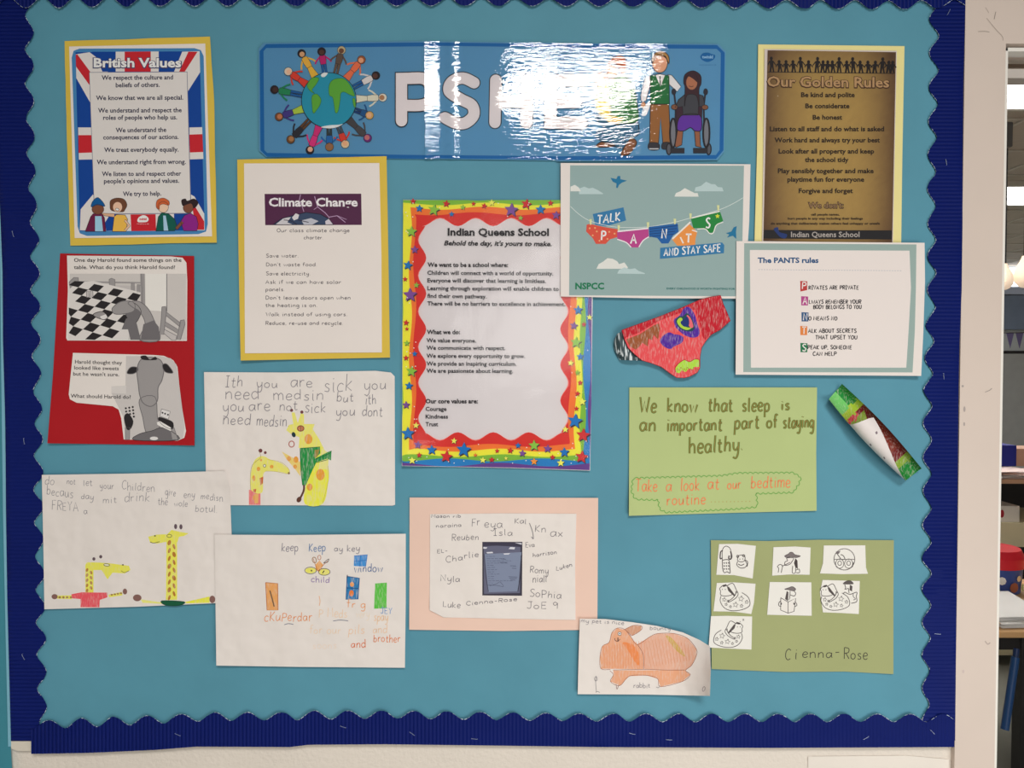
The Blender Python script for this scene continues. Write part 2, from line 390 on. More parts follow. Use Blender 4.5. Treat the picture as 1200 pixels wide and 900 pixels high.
# glazed screen: beads, frame, pane
wn = bpy.data.objects.new('window_1', None); C.objects.link(wn); wn.location = (1.2, .02, 0); wn['_o'] = (1.2, .02, 0); wn['kind'] = 'structure'
bm = bmesh.new(); zt = ztop-.004
add_box(bm, xs1, xs1+.0065, -.006, .018, 0, zt, .001); add_box(bm, 1.593, 1.60, -.006, .018, 0, zt, .001); add_box(bm, xs1, 1.6, -.006, .018, zt-.006, zt, .001)
link_mesh('window_bead', bm, GLOSS2, wn)
bm = bmesh.new(); add_box(bm, xs1, 1.6, .02, .05, zt-.036, zt-.022); add_box(bm, xs1, 1.6, .02, .05, 0, .05)
link_mesh('window_frame', bm, mat('grey_frame', c(196, 186, 176), .5, None, 0), wn)
GLASS = film_mat('window_glass', .02, [(4, .02, .001, (1, 1, 1))])
bm = bmesh.new(); q = [bm.verts.new(v) for v in ((xs1, .012, 0), (1.6, .012, 0), (1.6, .012, zt), (xs1, .012, zt))]; bm.faces.new(q)
link_mesh('pane', bm, GLASS, wn)
# the room beyond
struct('wall_far', .2, 7.6, 9.0, 9.1, 0, 2.75, mat('far_wall', c(168, 172, 172), .7, None, .03))
struct('wall_left', -2.5, -2.4, -3.2, 9.1, 0, 2.75, WALL)
struct('wall_right', 7.6, 7.7, 0, 9.1, 0, 2.75, WALL)
struct('ceiling', .2, 7.7, .12, 9.1, 2.75, 2.8, CEIL)
# ---------------------------------------------------------------- teal panel at the far left edge
TEAL = mat('teal_backing_paper', c(82, 139, 156), .62, (9, .8, .005), .06, mscale=6)
TEALD = mat('teal_side_panel', c(60, 128, 142), .55, (14, .2, .004), .06)
h = hfun(.010, .0002, 80, 3)
o = sheet('teal_panel', [(-120, 180), (-3, 180), (2, 320), (3.5, 480), (5, 600), (8, 740), (12, 860), (15, 915), (-120, 915)], hfun(.003, .0001, 80, 3), TEALD, thick=.004, loc=P(-50, 600, .004))
tag(o, 'dark teal panel edge running up the extreme left of the picture', 'panel')
# ---------------------------------------------------------------- board and its backing paper
bx0, bx1 = P(9, 450, .01).x, P(1124, 450, .01).x
bz0, bz1 = P(500, 874, .01).z, P(500, -32, .01).z
o = box('display_board', bx0, bx1, -.0085, -.0002, bz0+.004, bz1, mat('pinboard', c(196, 188, 176), .9, None, .05), loc=(0, 0, (bz0+bz1)/2))
tag(o, 'flat pinboard on the white wall, hidden behind the blue backing paper', 'board')
HB = hfun(.0087, .00035, 130, 2)
bp = sheet('backing_paper', [(3, -30), (1127, -30), (1126, 200), (1122, 500), (1119, 700), (1117, 871), (600, 868), (250, 869), (38, 872), (14, 872), (9, 740), (6, 560), (4, 330)], HB, TEAL, thick=.0003, loc=P(560, 440, .009), step=24)
tag(bp, 'light teal blue backing paper covering the whole pinboard', 'paper')
o = sheet('paper_lip', [(13, 867.5), (38, 867.5), (37, 880), (20, 880), (13, 877)], hfun(.0095, .0001), mat('white_paper_lip', c(205, 196, 180), .8), thick=.0004, loc=P(25, 873, .01))
tag(o, 'scrap of white paper peeking out below the left border strip', 'paper')
o = sheet('paper_edge', [(-.5, 235), (2.2, 235), (4, 330), (6, 500), (8, 640), (11, 760), (13.5, 875), (9.5, 875), (6.5, 740), (3.5, 600), (1.2, 420)], hfun(.0092, .0002, 40, 5), mat('faded_teal', c(120, 172, 190), .6), thick=.0004, loc=P(6, 600, .009))
tag(o, 'pale blue raw edge of paper left of the dark blue border', 'paper')
o = sheet('paper_sheet', [(947, 886.5), (1062, 885.5), (1112, 890), (1114, 1010), (948, 1010)], hfun(.0008, .0003, 60, 8), mat('under_sheet', c(222, 212, 200), .6), loc=P(1030, 940, .001))
tag(o, 'plain white paper on the wall just under the border, bottom right', 'paper')
# ---------------------------------------------------------------- corrugated scalloped borders
BLUE = mat('blue_corrugated_card', c(8, 24, 92), .55, None, .06); BLUE.node_tree.nodes['Principled BSDF'].inputs['Specular IOR Level'].default_value = .14
PALE = mat('torn_card_edge', c(190, 200, 205), .7, None, 0)
def interp(tab, v):
    if v <= tab[0][0]: return tab[0][1]
    for (a0, b0), (a1, b1) in zip(tab, tab[1:]):
        if v <= a1: return b0+(b1-b0)*(v-a0)/(a1-a0)
    return tab[-1][1]
def scal(peaks, v, tabp, tabv):
    """inner edge: peaks at the given places, rounded valleys between them"""
    import bisect
    i = bisect.bisect(peaks, v); p0 = peaks[max(0, i-1)]; p1 = peaks[min(len(peaks)-1, i)]
    if p1 == p0: p1 = p0+39 if v > p0 else p0
    if v < peaks[0]: p1 = peaks[0]; p0 = p1-39
    u = ((v-p0)/(p1-p0)) % 1.0
    wgt = .5+.5*math.cos(2*math.pi*u)
    wgt = wgt**.85 if wgt > 0 else 0
    return interp(tabv, v)+(interp(tabp, v)-interp(tabv, v))*wgt
def border(label, lo, hi, vertical, outer, inner, pitch, lvl, seed, marks):
    """strip whose ridges run across it; outer(v), inner(v) are its two edges in photo coordinates"""
    def edge(v): return .15+.85*max(0, min(1, 1.5*noise.noise(Vector((v/9, seed*3, 5)))+.35))
    bm = bmesh.new(); NW = 7; n = int((hi-lo)/(pitch/4)); rows = []
    for side in (0, 1):
        for i in range(n+1):
            v = lo+(hi-lo)*i/n; a_, b_ = outer(v), inner(v)
            jag = .35*noise.noise(Vector((v*1.3, seed, 1)))
            row = []
            for j in range(NW+1):
                u = j/(NW-1) if j < NW else 1.0; q = a_+(b_+jag-a_)*u; q += 0 if j < NW else (.75 if b_ > a_ else -.75)*edge(v)
                wv = .0011*noise.noise(Vector((v/70, u*1.5, seed)))
                hh = lvl+.0019*abs(math.cos(math.pi*(v-lo)/pitch))**.8+wv+.0006 - (.0007 if side else 0)
                row.append(bm.verts.new(P(q, v, hh) if vertical else P(v, q, hh)))
            rows.append(row)
    m_ = n+1
    for s_ in (0, 1):
        for i in range(n):
            for j in range(NW):
                r0, r1 = rows[s_*m_+i], rows[s_*m_+i+1]; f = bm.faces.new((r0[j], r0[j+1], r1[j+1], r1[j]))
                if j == NW-1: f.material_index = 1 if noise.noise(Vector((lo/7+i/14, seed*5, 9))) > -.05 and i % 4 < 3 else 0
    for i in range(n):
        for j, mi in ((0, 1), (NW, 1)):
            f = bm.faces.new((rows[i][j], rows[i+1][j], rows[m_+i+1][j], rows[m_+i][j])); f.material_index = mi
    for i in (0, n):
        for j in range(NW): f = bm.faces.new((rows[i][j], rows[i][j+1], rows[m_+i][j+1], rows[m_+i][j])); f.material_index = 1
    mid = (lo+hi)/2; qq = (outer(mid)+inner(mid))/2
    o = link_mesh('border_strip', bm, [BLUE, PALE], loc=P(qq, mid, lvl) if vertical else P(mid, qq, lvl))
    for f in o.data.polygons: f.use_smooth = True
    o.data.set_sharp_from_angle(angle=math.radians(60))
    tag(o, label, 'border', 'scalloped blue corrugated borders round the board')
    for (x, y, r) in marks:        # wire staples
        b = bmesh.new(); ca, sa = math.cos(r)*3.4, math.sin(r)*3.4
        p0, p1 = P(x-ca, y-sa, lvl+.0036), P(x+ca, y+sa, lvl+.0034)
        add_tube(b, p0, p1, .00035, n=6); add_tube(b, p0, p0+Vector((0, .003, 0)), .00035, n=6); add_tube(b, p1, p1+Vector((0, .003, 0)), .00035, n=6)
        link_mesh('staple', b, mat('staple_wire', c(170, 180, 205), .35, None, 0, .6), o)
LP = [-2, 38, 77, 118, 159, 200, 240, 280, 320, 359, 398, 437, 479, 514, 553, 594, 631, 673, 711, 748, 787, 828]
lp = [(0, 39), (119, 39.5), (200, 41), (240, 43), (280, 45.5), (359, 47), (437, 47.5), (515, 50), (631, 51), (711, 53), (828, 54.5)]
lv = [(0, 29.5), (99, 29), (180, 31), (260, 35), (340, 35.5), (417, 37), (497, 40), (575, 39), (652, 41), (730, 42), (808, 43.5), (850, 46)]
lo_ = [(0, -11), (120, -6), (245, 0), (320, 3), (400, 3.5), (500, 6.3), (600, 7), (700, 8.5), (760, 10), (868, 12.8)]
border('dark blue corrugated scalloped border down the left side of the board', -28, 868.5, True, lambda v: interp(lo_, v), lambda v: scal(LP, v, lp, lv), 4.45, .0105, 1,
       [(15, 274, 1.3), (28, 517, 1.4), (27, 770, 1.1)])
RP = [-18, 22, 62, 102, 142, 181, 221, 262, 300, 339, 381, 419, 457, 495, 536, 575, 615, 654, 690, 729, 767, 806, 845]
rp = [(0, 1090), (100, 1089), (221, 1087), (262, 1087.5), (339, 1087), (381, 1085.5), (419, 1084), (495, 1082), (575, 1082), (654, 1081), (806, 1081)]
rv = [(0, 1101), (100, 1100), (200, 1097), (262, 1097), (339, 1097.5), (419, 1094), (495, 1092), (654, 1092), (760, 1090.5), (850, 1089)]
ro = [(0, 1131.5), (100, 1129), (200, 1128), (262, 1128), (340, 1127), (400, 1124.5), (450, 1123.5), (600, 1122), (700, 1121), (870, 1119.3)]
border('dark blue corrugated scalloped border down the right side beside the white post', -28, 868, True, lambda v: interp(ro, v), lambda v: scal(RP, v, rp, rv), 4.45, .0108, 2,
       [(1109, 190, 1.4), (1112, 14, -1.1), (1106, 441, 1.5), (1099, 743, .1)])
TPk = [-10, 30, 69, 108, 148, 188, 228, 267, 306, 347, 387, 426, 465, 505, 545, 584, 624, 664, 702, 742, 783, 822, 862, 901, 943, 982, 1022, 1060, 1099]
tp = [(0, 9), (69, 9), (148, 7), (300, 7), (545, 6.5), (742, 7.5), (822, 9), (1060, 10.5), (1130, 8)]
tv = [(0, -4), (148, -5), (500, -4), (822, -1.5), (1060, .5), (1130, -1)]
border('dark blue corrugated scalloped border along the top edge of the board', -12, 1131.5, False, lambda v: -33.0, lambda v: scal(TPk, v, tp, tv), 4.45, .0128, 3, [])
BP = [18, 57, 95.5, 133, 172, 212, 252, 290, 329, 368, 408, 447, 485, 524, 563, 601, 640, 679, 719, 757, 796, 834, 873, 912, 950, 989, 1028, 1067, 1105, 1143]
bpk = [(40, 845), (95, 842), (172, 839), (212, 837), (252, 835), (329, 835), (368, 833), (447, 833), (563, 834.5), (679, 836.5), (1118, 837)]
bvl = [(40, 855), (114, 852), (192, 848), (233, 845.5), (350, 844), (447, 842), (640, 845), (800, 846.5), (1118, 846)]
bo = [(36, 883.6), (100, 882.5), (180, 879), (230, 875), (340, 875.5), (362, 872.8), (450, 872.2), (600, 874), (700, 875.5), (900, 876.5), (1118, 875.5)]
border('dark blue corrugated scalloped border along the bottom edge of the board', 36.5, 1118.5, False, lambda v: interp(bo, v), lambda v: scal(BP, v, bpk, bvl), 4.45, .0132, 4,
       [(208, 861, .4), (402, 852, .3), (483, 860, .6), (556, 866, .1), (741, 860, .2), (784, 867, .05), (1015, 865, -.5), (1093, 858, .8)])
# ================================================================ POSTERS AND DRAWINGS
WHITE = mat('white_paper', c(222, 211, 203), .75, (12, .35, .002), .012)
DRAWP = mat('drawing_paper', c(221, 211, 203), .75, (20, 1.0, .006, None, 2), .012)
WHITE2 = mat('worksheet_paper', c(222, 212, 204), .75, (14, .3, .002), .012)
YEL = mat('yellow_card', c(210, 178, 69), .7, (14, .2, .001), .04)
YELP = mat('pale_yellow_card', c(224, 210, 142), .7, (14, .2, .001), .04)
RED = mat('red_card', c(165, 16, 26), .6, (14, .15, .001), .04)
PINK = mat('pink_card', c(252, 190, 172), .7, (12, .2, .001), .03)
GREEN = mat('green_card', c(154, 158, 108), .7, (12, .2, .001), .04)
LIME = mat('light_green_card', c(173, 185, 123), .7, (12, .25, .001), .03)
FILM = film_mat('laminating_film', .03, [(14, .08, .004, (1, 1, 1)), (240, .58, .0004, (.26, 1, 1))])

WHI = (214, 206, 200)

# ---------------------------------------------------------------- british values
T1 = thing('poster', 'poster headed British Values framed in a union flag, on yellow card', 'poster', P(162, 166, .01))
h = hfun(.0106, .0005, 70, 11, [(78, 150, 70, .002), (250, 286, 50, .002)])
sheet('backing_card', [(75.5, 48), (246, 43), (251, 120), (254, 284), (82.5, 288), (79, 180)], h, YEL, T1, .0004, wob=.5)
h = over(h, .0007, .0003, 80, 12)
s1 = sheet('printed_sheet', [(81, 54.5), (240.5, 51), (248.5, 277), (87.5, 279)], h, WHITE, T1)
a = Art(h).fr(60, 30, 3.335)
RB, RR, RW, FR = (8, 62, 140), (190, 34, 44), WHI, (64, 124, 172)
a.poly([(80, 125), (88, 98), (110, 90), (560, 88), (585, 96), (596, 120), (612, 775), (605, 805), (575, 815), (140, 822), (112, 812), (103, 785)], FR)
fl = [(95, 104), (580, 100), (600, 800), (112, 803)]
a.poly(fl, RB)
# diagonals
a.poly([(96, 112), (150, 104), (250, 180), (250, 270), (152, 300), (98, 205)], RW); a.poly([(168, 104), (260, 104), (290, 180), (200, 180)], RB)
a.poly([(160, 102), (255, 102), (262, 182), (222, 182)], RB)
a.poly([(96, 114), (102, 112), (152, 180), (152, 236), (97, 160)], RR)
a.poly([(512, 102), (580, 100), (582, 182), (535, 256), (528, 182), (480, 180)], RW)
a.poly([(536, 102), (572, 102), (522, 180), (500, 180)], RR)
a.poly([(112, 800), (115, 718), (163, 660), (235, 740), (262, 803)], RW)
a.poly([(546, 660), (560, 668), (598, 735), (600, 800), (540, 800)], RW); a.poly([(548, 690), (558, 700), (598, 765), (598, 798), (566, 798)], RR)
a.poly([(230, 738), (262, 738), (262, 802), (215, 802), (210, 770)], RB); a.poly([(480, 735), (520, 735), (560, 800), (470, 800)], RB)
a.poly([(252, 102), (420, 101), (420, 180), (252, 180)], RW); a.poly([(287, 102), (389, 101), (389, 180), (287, 180)], RR)
a.poly([(262, 736), (480, 735), (480, 802), (262, 803)], RW); a.poly([(310, 738), (408, 737), (410, 802), (313, 803)], RR)
a.poly([(105, 398), (162, 398), (163, 523), (108, 524)], RW); a.poly([(106, 428), (162, 428), (163, 496), (107, 498)], RR)
a.poly([(540, 398), (590, 397), (595, 521), (542, 523)], RW); a.poly([(540, 426), (591, 424), (594, 494), (542, 496)], RR)
a.poly([(148, 182), (532, 180), (548, 735), (168, 738)], (110, 110, 130)); a.poly([(150, 184), (530, 182), (545, 732), (170, 735)], WHI)
a.text('British Values', 162, 512, 164, 36, (60, 62, 96), .07); a.up(); a.text('British Values', 166, 508, 162, 34, (228, 222, 220), .03); a.up()
NV = (34, 34, 62)
for t_, x0, x1, y in [('We respect the culture and', 197, 476, 211), ('beliefs of others.', 252, 424, 240), ('We know that we are all special.', 175, 516, 290), ('We understand and respect the', 183, 510, 339),
    ('roles of people who help us.', 203, 492, 367), ('We understand the', 252, 450, 416), ('consequences of our actions.', 203, 498, 444), ('We treat everybody equally.', 207, 498, 493), ('We understand right from wrong.', 178, 526, 541),
    ('We listen to and respect other', 198, 508, 587), ("people's opinions and values.", 206, 500, 615), ('We try to help.', 280, 430, 665)]:
    a.text(t_, x0, x1, y+1, 17, NV, .022, y1=y-1)
a.up(); a.fr(80, 220, 7.06); SK, LI = (120, 72, 52), (40, 30, 36)
a.outl([(140, 362), (185, 240), (205, 215), (280, 215), (300, 250), (312, 362)], (104, 26, 62), LI, 4, False)
a.poly([(222, 235), (275, 235), (288, 362), (222, 362)], (150, 192, 212)); a.outl([(270, 210), (380, 215), (385, 245), (300, 232)], (210, 164, 130), LI, 3, False)
a.ell(245, 178, 50, 42, SK, line=LI); a.outl([(190, 160), (200, 115), (240, 80), (275, 105), (300, 140), (296, 155), (240, 142)], (6, 82, 140), LI, 3)
a.outl([(365, 362), (380, 240), (400, 222), (470, 225), (490, 260), (480, 362)], (224, 174, 74), LI, 4, False)
a.outl([(345, 150), (350, 105), (400, 85), (460, 95), (486, 140), (470, 180), (450, 200), (380, 195), (350, 180)], (104, 64, 44), LI, 3)
a.ell(408, 160, 38, 42, (222, 180, 152)); a.ell(405, 180, 16, 10, (250, 250, 245), 10, line=LI, w=3)
a.outl([(475, 262), (515, 315), (480, 355), (462, 350), (495, 312), (462, 275)], (222, 180, 152), LI, 3, False)
a.outl([(725, 358), (745, 240), (775, 205), (830, 215), (880, 260), (900, 320), (880, 356)], (10, 84, 70), LI, 4, False); a.poly([(785, 230), (806, 230), (828, 356), (790, 356)], (160, 190, 210))
a.ell(785, 160, 44, 46, (228, 188, 160), line=LI); a.outl([(728, 160), (735, 105), (785, 85), (832, 110), (832, 145), (790, 135), (758, 145), (752, 180)], (196, 92, 48), LI, 3)
a.outl([(930, 280), (960, 230), (1010, 210), (1060, 240), (1075, 300), (1065, 356), (955, 356)], (134, 30, 124), LI, 4, False); a.outl([(885, 330), (935, 275), (955, 290), (900, 350)], SK, LI, 3, False)
a.ell(992, 165, 42, 44, SK, line=LI); a.outl([(940, 100), (970, 92), (985, 110), (1040, 92), (1075, 125), (1040, 170), (1020, 130), (975, 140), (950, 150), (938, 125)], (42, 28, 30), LI, 3)
a.outl([(572, 270), (585, 245), (620, 228), (650, 238), (664, 260), (650, 282), (610, 285), (580, 284)], (228, 222, 222), (228, 222, 222), 2); a.text('twinkl', 588, 648, 268, 18, RR, .04); a.text('twinkl.co.uk', 568, 668, 303, 9, (224, 200, 200), 0)
a.build('printed_design', INK, s1)

# ---------------------------------------------------------------- two comic panels on red card
T2 = thing('poster', 'red card carrying two black and white story panels with rounded corners', 'poster', P(148, 410, .01))
h = hfun(.0108, .0006, 80, 21, [(56, 520, 70, .006), (228, 522, 50, .003)])
sheet('backing_card', [(70.5, 297), (227.5, 300), (228, 522), (55.5, 519.5), (62, 440)], h, RED, T2, .0004)
h = over(h, .0008, .0002, 60, 22)
o1 = [(78.5, 299.5), (200, 300.5), (214, 302), (218.5, 308), (219.5, 330), (219, 399.5), (79, 399), (77.5, 396), (79.5, 340)]
s1 = sheet('story_panel', o1, h, WHITE2, T2); s1['label'] = 'upper panel with a chequered tablecloth'
o2 = [(85.5, 413.5), (180, 416), (192, 417), (203, 422), (208, 430), (212, 470), (218, 505), (216, 513), (208, 516.5), (145, 515), (142, 490), (139, 480), (132, 476), (90, 472), (82, 468), (80.5, 462)]
s2 = sheet('story_panel', o2, h, WHITE2, T2); s2['label'] = 'lower panel with an L-shaped outline'
a = Art(h).fr(60, 290, 6.667); G1, G2, G3, D = (150, 144, 142), (108, 103, 104), (188, 180, 176), (40, 36, 38)
a.poly([(145, 205), (1055, 205), (1055, 722), (135, 722)], (198, 190, 184))
a.poly([(735, 205), (900, 205), (900, 500), (735, 490)], (226, 218, 210)); a.line([(903, 205), (903, 500)], 6, G2)
a.poly([(695, 205), (730, 205), (735, 470), (700, 440)], G1); a.line([(705, 205), (712, 440)], 4, G2)
a.poly([(215, 262), (700, 270), (700, 282), (215, 276)], G1); a.poly([(215, 290), (700, 300), (700, 345), (560, 330)], G3)
a.outl([(140, 270), (175, 235), (212, 235), (215, 300), (150, 330)], G1, G2, 4, False); a.outl([(452, 250), (470, 240), (498, 250), (500, 318), (455, 300)], G1, G2, 4, False)
a.outl([(625, 280), (650, 280), (650, 350), (625, 350)], G1, G2, 3, False); a.outl([(672, 290), (695, 290), (695, 350), (672, 350)], G1, G2, 3, False)
# chequered cloth in perspective: map (i, j) onto the quad
def qd(u, v, q):
    (x0, y0), (x1, y1), (x2, y2), (x3, y3) = q
    return ((x0*(1-u)+x1*u)*(1-v)+(x3*(1-u)+x2*u)*v, (y0*(1-u)+y1*u)*(1-v)+(y3*(1-u)+y2*u)*v)
a.poly([(200, 272), (330, 262), (700, 350), (640, 530), (600, 722), (136, 722), (138, 330)], (214, 206, 200))
def cell(i, j):
    # rows run down left, columns right-down
    x = 260+i*76-j*47*(1+.02*j); y = 268+i*17+j*43*(1+.012*j)+i*j*1.1
    return x, y
def clipc(p): return (min(max(p[0], 137), 700), min(max(p[1], 262), 722))
for i in range(-9, 7):
    for j in range(0, 14):
        if (i+j) % 2 == 0: continue
        q = [cell(i, j), cell(i+1, j), cell(i+1, j+1), cell(i, j+1)]
        mx = sum(p[0] for p in q)/4; my = sum(p[1] for p in q)/4
        if mx < 142 or mx > 690-max(0, my-380)*.3 or my > 712 or my < 275: continue
        a.poly([clipc(p) for p in q], D, up=False)
a.up(); a.outl([(275, 345), (293, 338), (297, 388), (277, 390)], G3, G2, 4, False); a.outl([(303, 340), (325, 338), (328, 386), (305, 388)], G3, G2, 4, False)
a.outl([(330, 520), (400, 500), (440, 540), (420, 565), (350, 545)], G1, D, 5); a.poly([(380, 540), (430, 520), (445, 545), (400, 568)], (216, 210, 206))
# plain rounded stand-in for the printed animal character, leaning over the table
a.outl([(590, 440), (640, 430), (690, 470), (700, 520), (650, 600), (600, 560), (575, 500)], G2, D, 4)
a.outl([(600, 430), (680, 420), (750, 470), (800, 560), (850, 720), (690, 722), (735, 600), (690, 500), (640, 470)], G1, G2, 6)
a.outl([(480, 470), (540, 425), (620, 418), (655, 450), (640, 500), (560, 520), (500, 520), (478, 500)], G1, G2, 6)
a.poly([(720, 600), (800, 570), (840, 620), (850, 722), (700, 722)], G2)
a.poly([(585, 555), (640, 540), (670, 600), (700, 722), (620, 722), (600, 640), (550, 640)], G2)
a.outl([(865, 465), (895, 460), (900, 500), (880, 680), (845, 680), (860, 560)], G1, G2, 5, False); a.outl([(1010, 570), (1040, 565), (1045, 600), (1010, 720), (980, 720)], G1, G2, 5, False)
a.outl([(900, 505), (1010, 590), (1005, 620), (895, 530)], G1, G2, 4, False); a.outl([(890, 580), (990, 640), (985, 670), (885, 610)], G1, G2, 4, False); a.outl([(885, 640), (980, 690), (975, 722), (940, 722), (880, 670)], G3, G2, 4, False)
a.text('One day Harold found some things on the', 178, 1018, 112, 28, K, .008); a.text('table. What do you think Harold found?', 178, 968, 168, 28, K, .008)
a.build('printed_design', INK, s1)
a = Art(h).fr(60, 405, 6.667)
a.poly([(585, 82), (850, 82), (935, 100), (980, 150), (1000, 300), (1042, 640), (1030, 720), (990, 738), (575, 730), (565, 560), (520, 470), (470, 370), (480, 318), (580, 318)], (196, 188, 183))
a.poly([(470, 318), (585, 312), (585, 375), (470, 370)], (208, 200, 194))
a.outl([(580, 735), (580, 640), (615, 640), (612, 735)], G1, G2, 4, False); a.outl([(570, 560), (600, 530), (640, 590), (620, 650), (590, 650)], D, D, 3)
for i in range(3):
    for j in range(4): a.ell(583+i*27+j*3, 490+j*25-i*5, 8, 8, D, up=False)
a.up(); a.outl([(690, 420), (810, 400), (830, 560), (850, 680), (750, 690), (715, 560)], G1, G2, 6)
a.outl([(670, 190), (700, 110), (770, 92), (850, 110), (880, 180), (865, 270), (835, 330), (830, 430), (780, 475), (720, 450), (692, 390), (680, 300)], G1, G2, 7)
a.outl([(672, 170), (620, 170), (592, 215), (640, 220), (676, 196)], D, G2, 5); a.outl([(870, 150), (905, 145), (952, 210), (905, 212), (878, 190)], D, G2, 5)
a.outl([(700, 85), (720, 110), (820, 110), (812, 88), (770, 110), (740, 80)], D, D, 3)
a.outl([(650, 738), (690, 690), (790, 665), (860, 640), (940, 670), (990, 738)], G2, D, 4)
a.outl([(930, 650), (960, 640), (990, 735), (945, 735)], G1, G2, 4, False); a.outl([(840, 560), (900, 575), (950, 600), (950, 650), (900, 640), (850, 600)], D, D, 3)
a.poly([(825, 600), (850, 590), (935, 640), (935, 668), (830, 620)], (222, 216, 210)); a.outl([(862, 495), (930, 515), (915, 575), (850, 552)], (216, 210, 206), G2, 4, False)
for q_ in ((870, 525), (890, 532), (912, 540)): a.ell(*q_, 7, 7, D, up=False)
a.up(); a.ell(803, 725, 32, 14, (216, 210, 206)); 
a.text('Harold thought they', 186, 553, 140, 28, K, .008, y1=148); a.text('looked like sweets', 180, 528, 186, 28, K, .008, y1=192); a.text("but he wasn't sure.", 172, 530, 234, 28, K, .008, y1=240); a.text('What should Harold do?', 152, 622, 406, 28, K, .008, y1=416)
a.build('printed_design', INK, s2)

# ---------------------------------------------------------------- banner of three laminated sheets
T3 = thing('banner', 'long laminated blue banner reading PSHE with a globe and three people', 'banner', P(577, 120, .01))
BL = mat('banner_print_blue', c(86, 142, 176), .6, None, .02)
segs = [([(303, 57), (309, 50.5), (498, 48), (498.3, 186.5), (312, 184), (303.5, 177)], 41, .0114, [(498, 120, 60, .0006)]),
        ([(497.2, 48.3), (652.5, 50), (653, 188), (497.8, 186)], 42, .0120, [(575, 110, 70, .0008)]),
        ([(651.8, 50.5), (842, 51.5), (850.5, 60), (848.5, 178), (841, 187.5), (652, 189)], 43, .0126, [(652, 110, 50, .0010)])]
hs = []
for i, (ol, sd, h0, lf) in enumerate(segs):
    hb = hfun(h0, .0003, 60, sd, lf)
    def hh(x, y, hb=hb, i=i):
        v = hb(x, y)
        if i == 1: v += .0028*max(0, 1-(x-498)/24)+.0013*max(0, min((x-520)/6, (540-x)/14))
        return v
    sg = sheet('laminated_sheet', ol, hh, BL, T3, step=6)
    fx = film('laminating_film', ol, hh, FILM, sg, .0020, step=6)
    a = Art(hh, step=6); EB = (14, 98, 158); a.fr(0, 0, 1)
    if i == 0:
        a.line([(499, 52), (312, 54), (306.5, 60), (307.5, 176), (313, 181.5), (499, 184)], 4.6, EB, False)
        a.fr(310, 45, 6.207)
        def fig(hx, hy, hair, top, bot, skin, skirt=False, scarf=False):
            cx, cy, R = 468, 450, 198; dx, dy = hx-cx, hy-cy; r = math.hypot(dx, dy); ux, uy = dx/r, dy/r; vx, vy = -uy, ux
            H = (r-R)/1.0
            def q(u, v): return (cx+ux*(R-4+u*H)+vx*v, cy+uy*(R-4+u*H)+vy*v)
            L = (36, 34, 44)
            if skirt: a.outl([q(0, -30), q(0, 30), q(.5, 16), q(.5, -16)], bot, L, 3, False)
            else:
                for sg_ in (-1, 1): a.outl([q(0, sg_*5), q(0, sg_*19), q(.45, sg_*20), q(.48, 0)], bot, L, 2.5, False)
            a.line([q(.78, -20), q(.62, -48), q(.5, -60)], 12, top, False); a.line([q(.78, 20), q(.62, 48), q(.5, 60)], 12, top, False)
            a.outl([q(.44, -20), q(.44, 20), q(.62, 24), q(.84, 22), q(.88, 0), q(.84, -22), q(.62, -24)], top, L, 3, False)
            a.ell(*q(1.02, 0), 30, 30, hair, line=L, w=3); a.ell(*q(.99, 0), 19, 19, skin)
        B_, DK = (24, 92, 150), (86, 52, 42)
        fig(270, 110, (34, 28, 34), (222, 172, 66), (226, 176, 60), (214, 160, 116), True); fig(415, 95, (36, 26, 32), (190, 30, 104), B_, DK)
        fig(560, 85, (196, 174, 132), (98, 78, 66), (104, 84, 70), (112, 72, 52)); fig(705, 155, (150, 84, 50), (222, 112, 74), (222, 112, 74), (224, 160, 120), True)
        fig(810, 270, (30, 24, 28), (214, 204, 198), B_, DK); fig(860, 430, (220, 210, 190), (214, 206, 184), (214, 206, 184), (170, 120, 84), True)
        fig(765, 560, (200, 160, 90), (26, 82, 130), (20, 60, 110), (222, 170, 130)); fig(750, 725, (104, 38, 112), (74, 70, 72), (70, 66, 68), (190, 110, 110), True)
        fig(587, 770, (214, 190, 150), (206, 60, 46), (70, 80, 90), (222, 170, 130)); fig(472, 790, (150, 104, 60), (30, 100, 160), (50, 60, 60), (150, 104, 76))
        fig(330, 812, (34, 26, 34), (206, 50, 122), (200, 46, 116), (222, 170, 140), True); fig(190, 735, (110, 72, 40), (42, 42, 50), (96, 62, 36), (170, 120, 76))
        fig(105, 570, (120, 74, 44), (68, 56, 128), (170, 190, 70), (190, 120, 80), True); fig(72, 372, (40, 28, 32), (32, 132, 84), B_, (70, 44, 40))
        fig(172, 240, (210, 196, 176), (206, 64, 46), (206, 64, 46), (222, 180, 150), True)
        a.ell(468, 450, 202, 204, (26, 40, 52), n=40); a.ell(468, 450, 197, 199, (36, 144, 166), n=40)
        LG = (96, 164, 58)
        for pts in ([(318, 320), (350, 285), (395, 290), (375, 335), (345, 375), (365, 400), (335, 385), (310, 350)], [(345, 420), (380, 405), (410, 440), (405, 480), (380, 520), (355, 545), (345, 490)],
                    [(470, 340), (500, 300), (560, 290), (600, 310), (640, 370), (655, 420), (620, 410), (580, 390), (555, 400), (550, 450), (535, 530), (515, 540), (505, 480), (495, 430), (470, 410)], [(640, 440), (658, 440), (662, 500), (648, 490)]):
            a.outl(pts, LG, (44, 100, 60), 3)
        a.poly([(410, 265), (430, 250), (460, 252), (440, 278), (418, 280)], (216, 214, 210), True); a.poly([(410, 645), (470, 632), (540, 628), (570, 622), (530, 645), (470, 655)], (216, 214, 210), True)
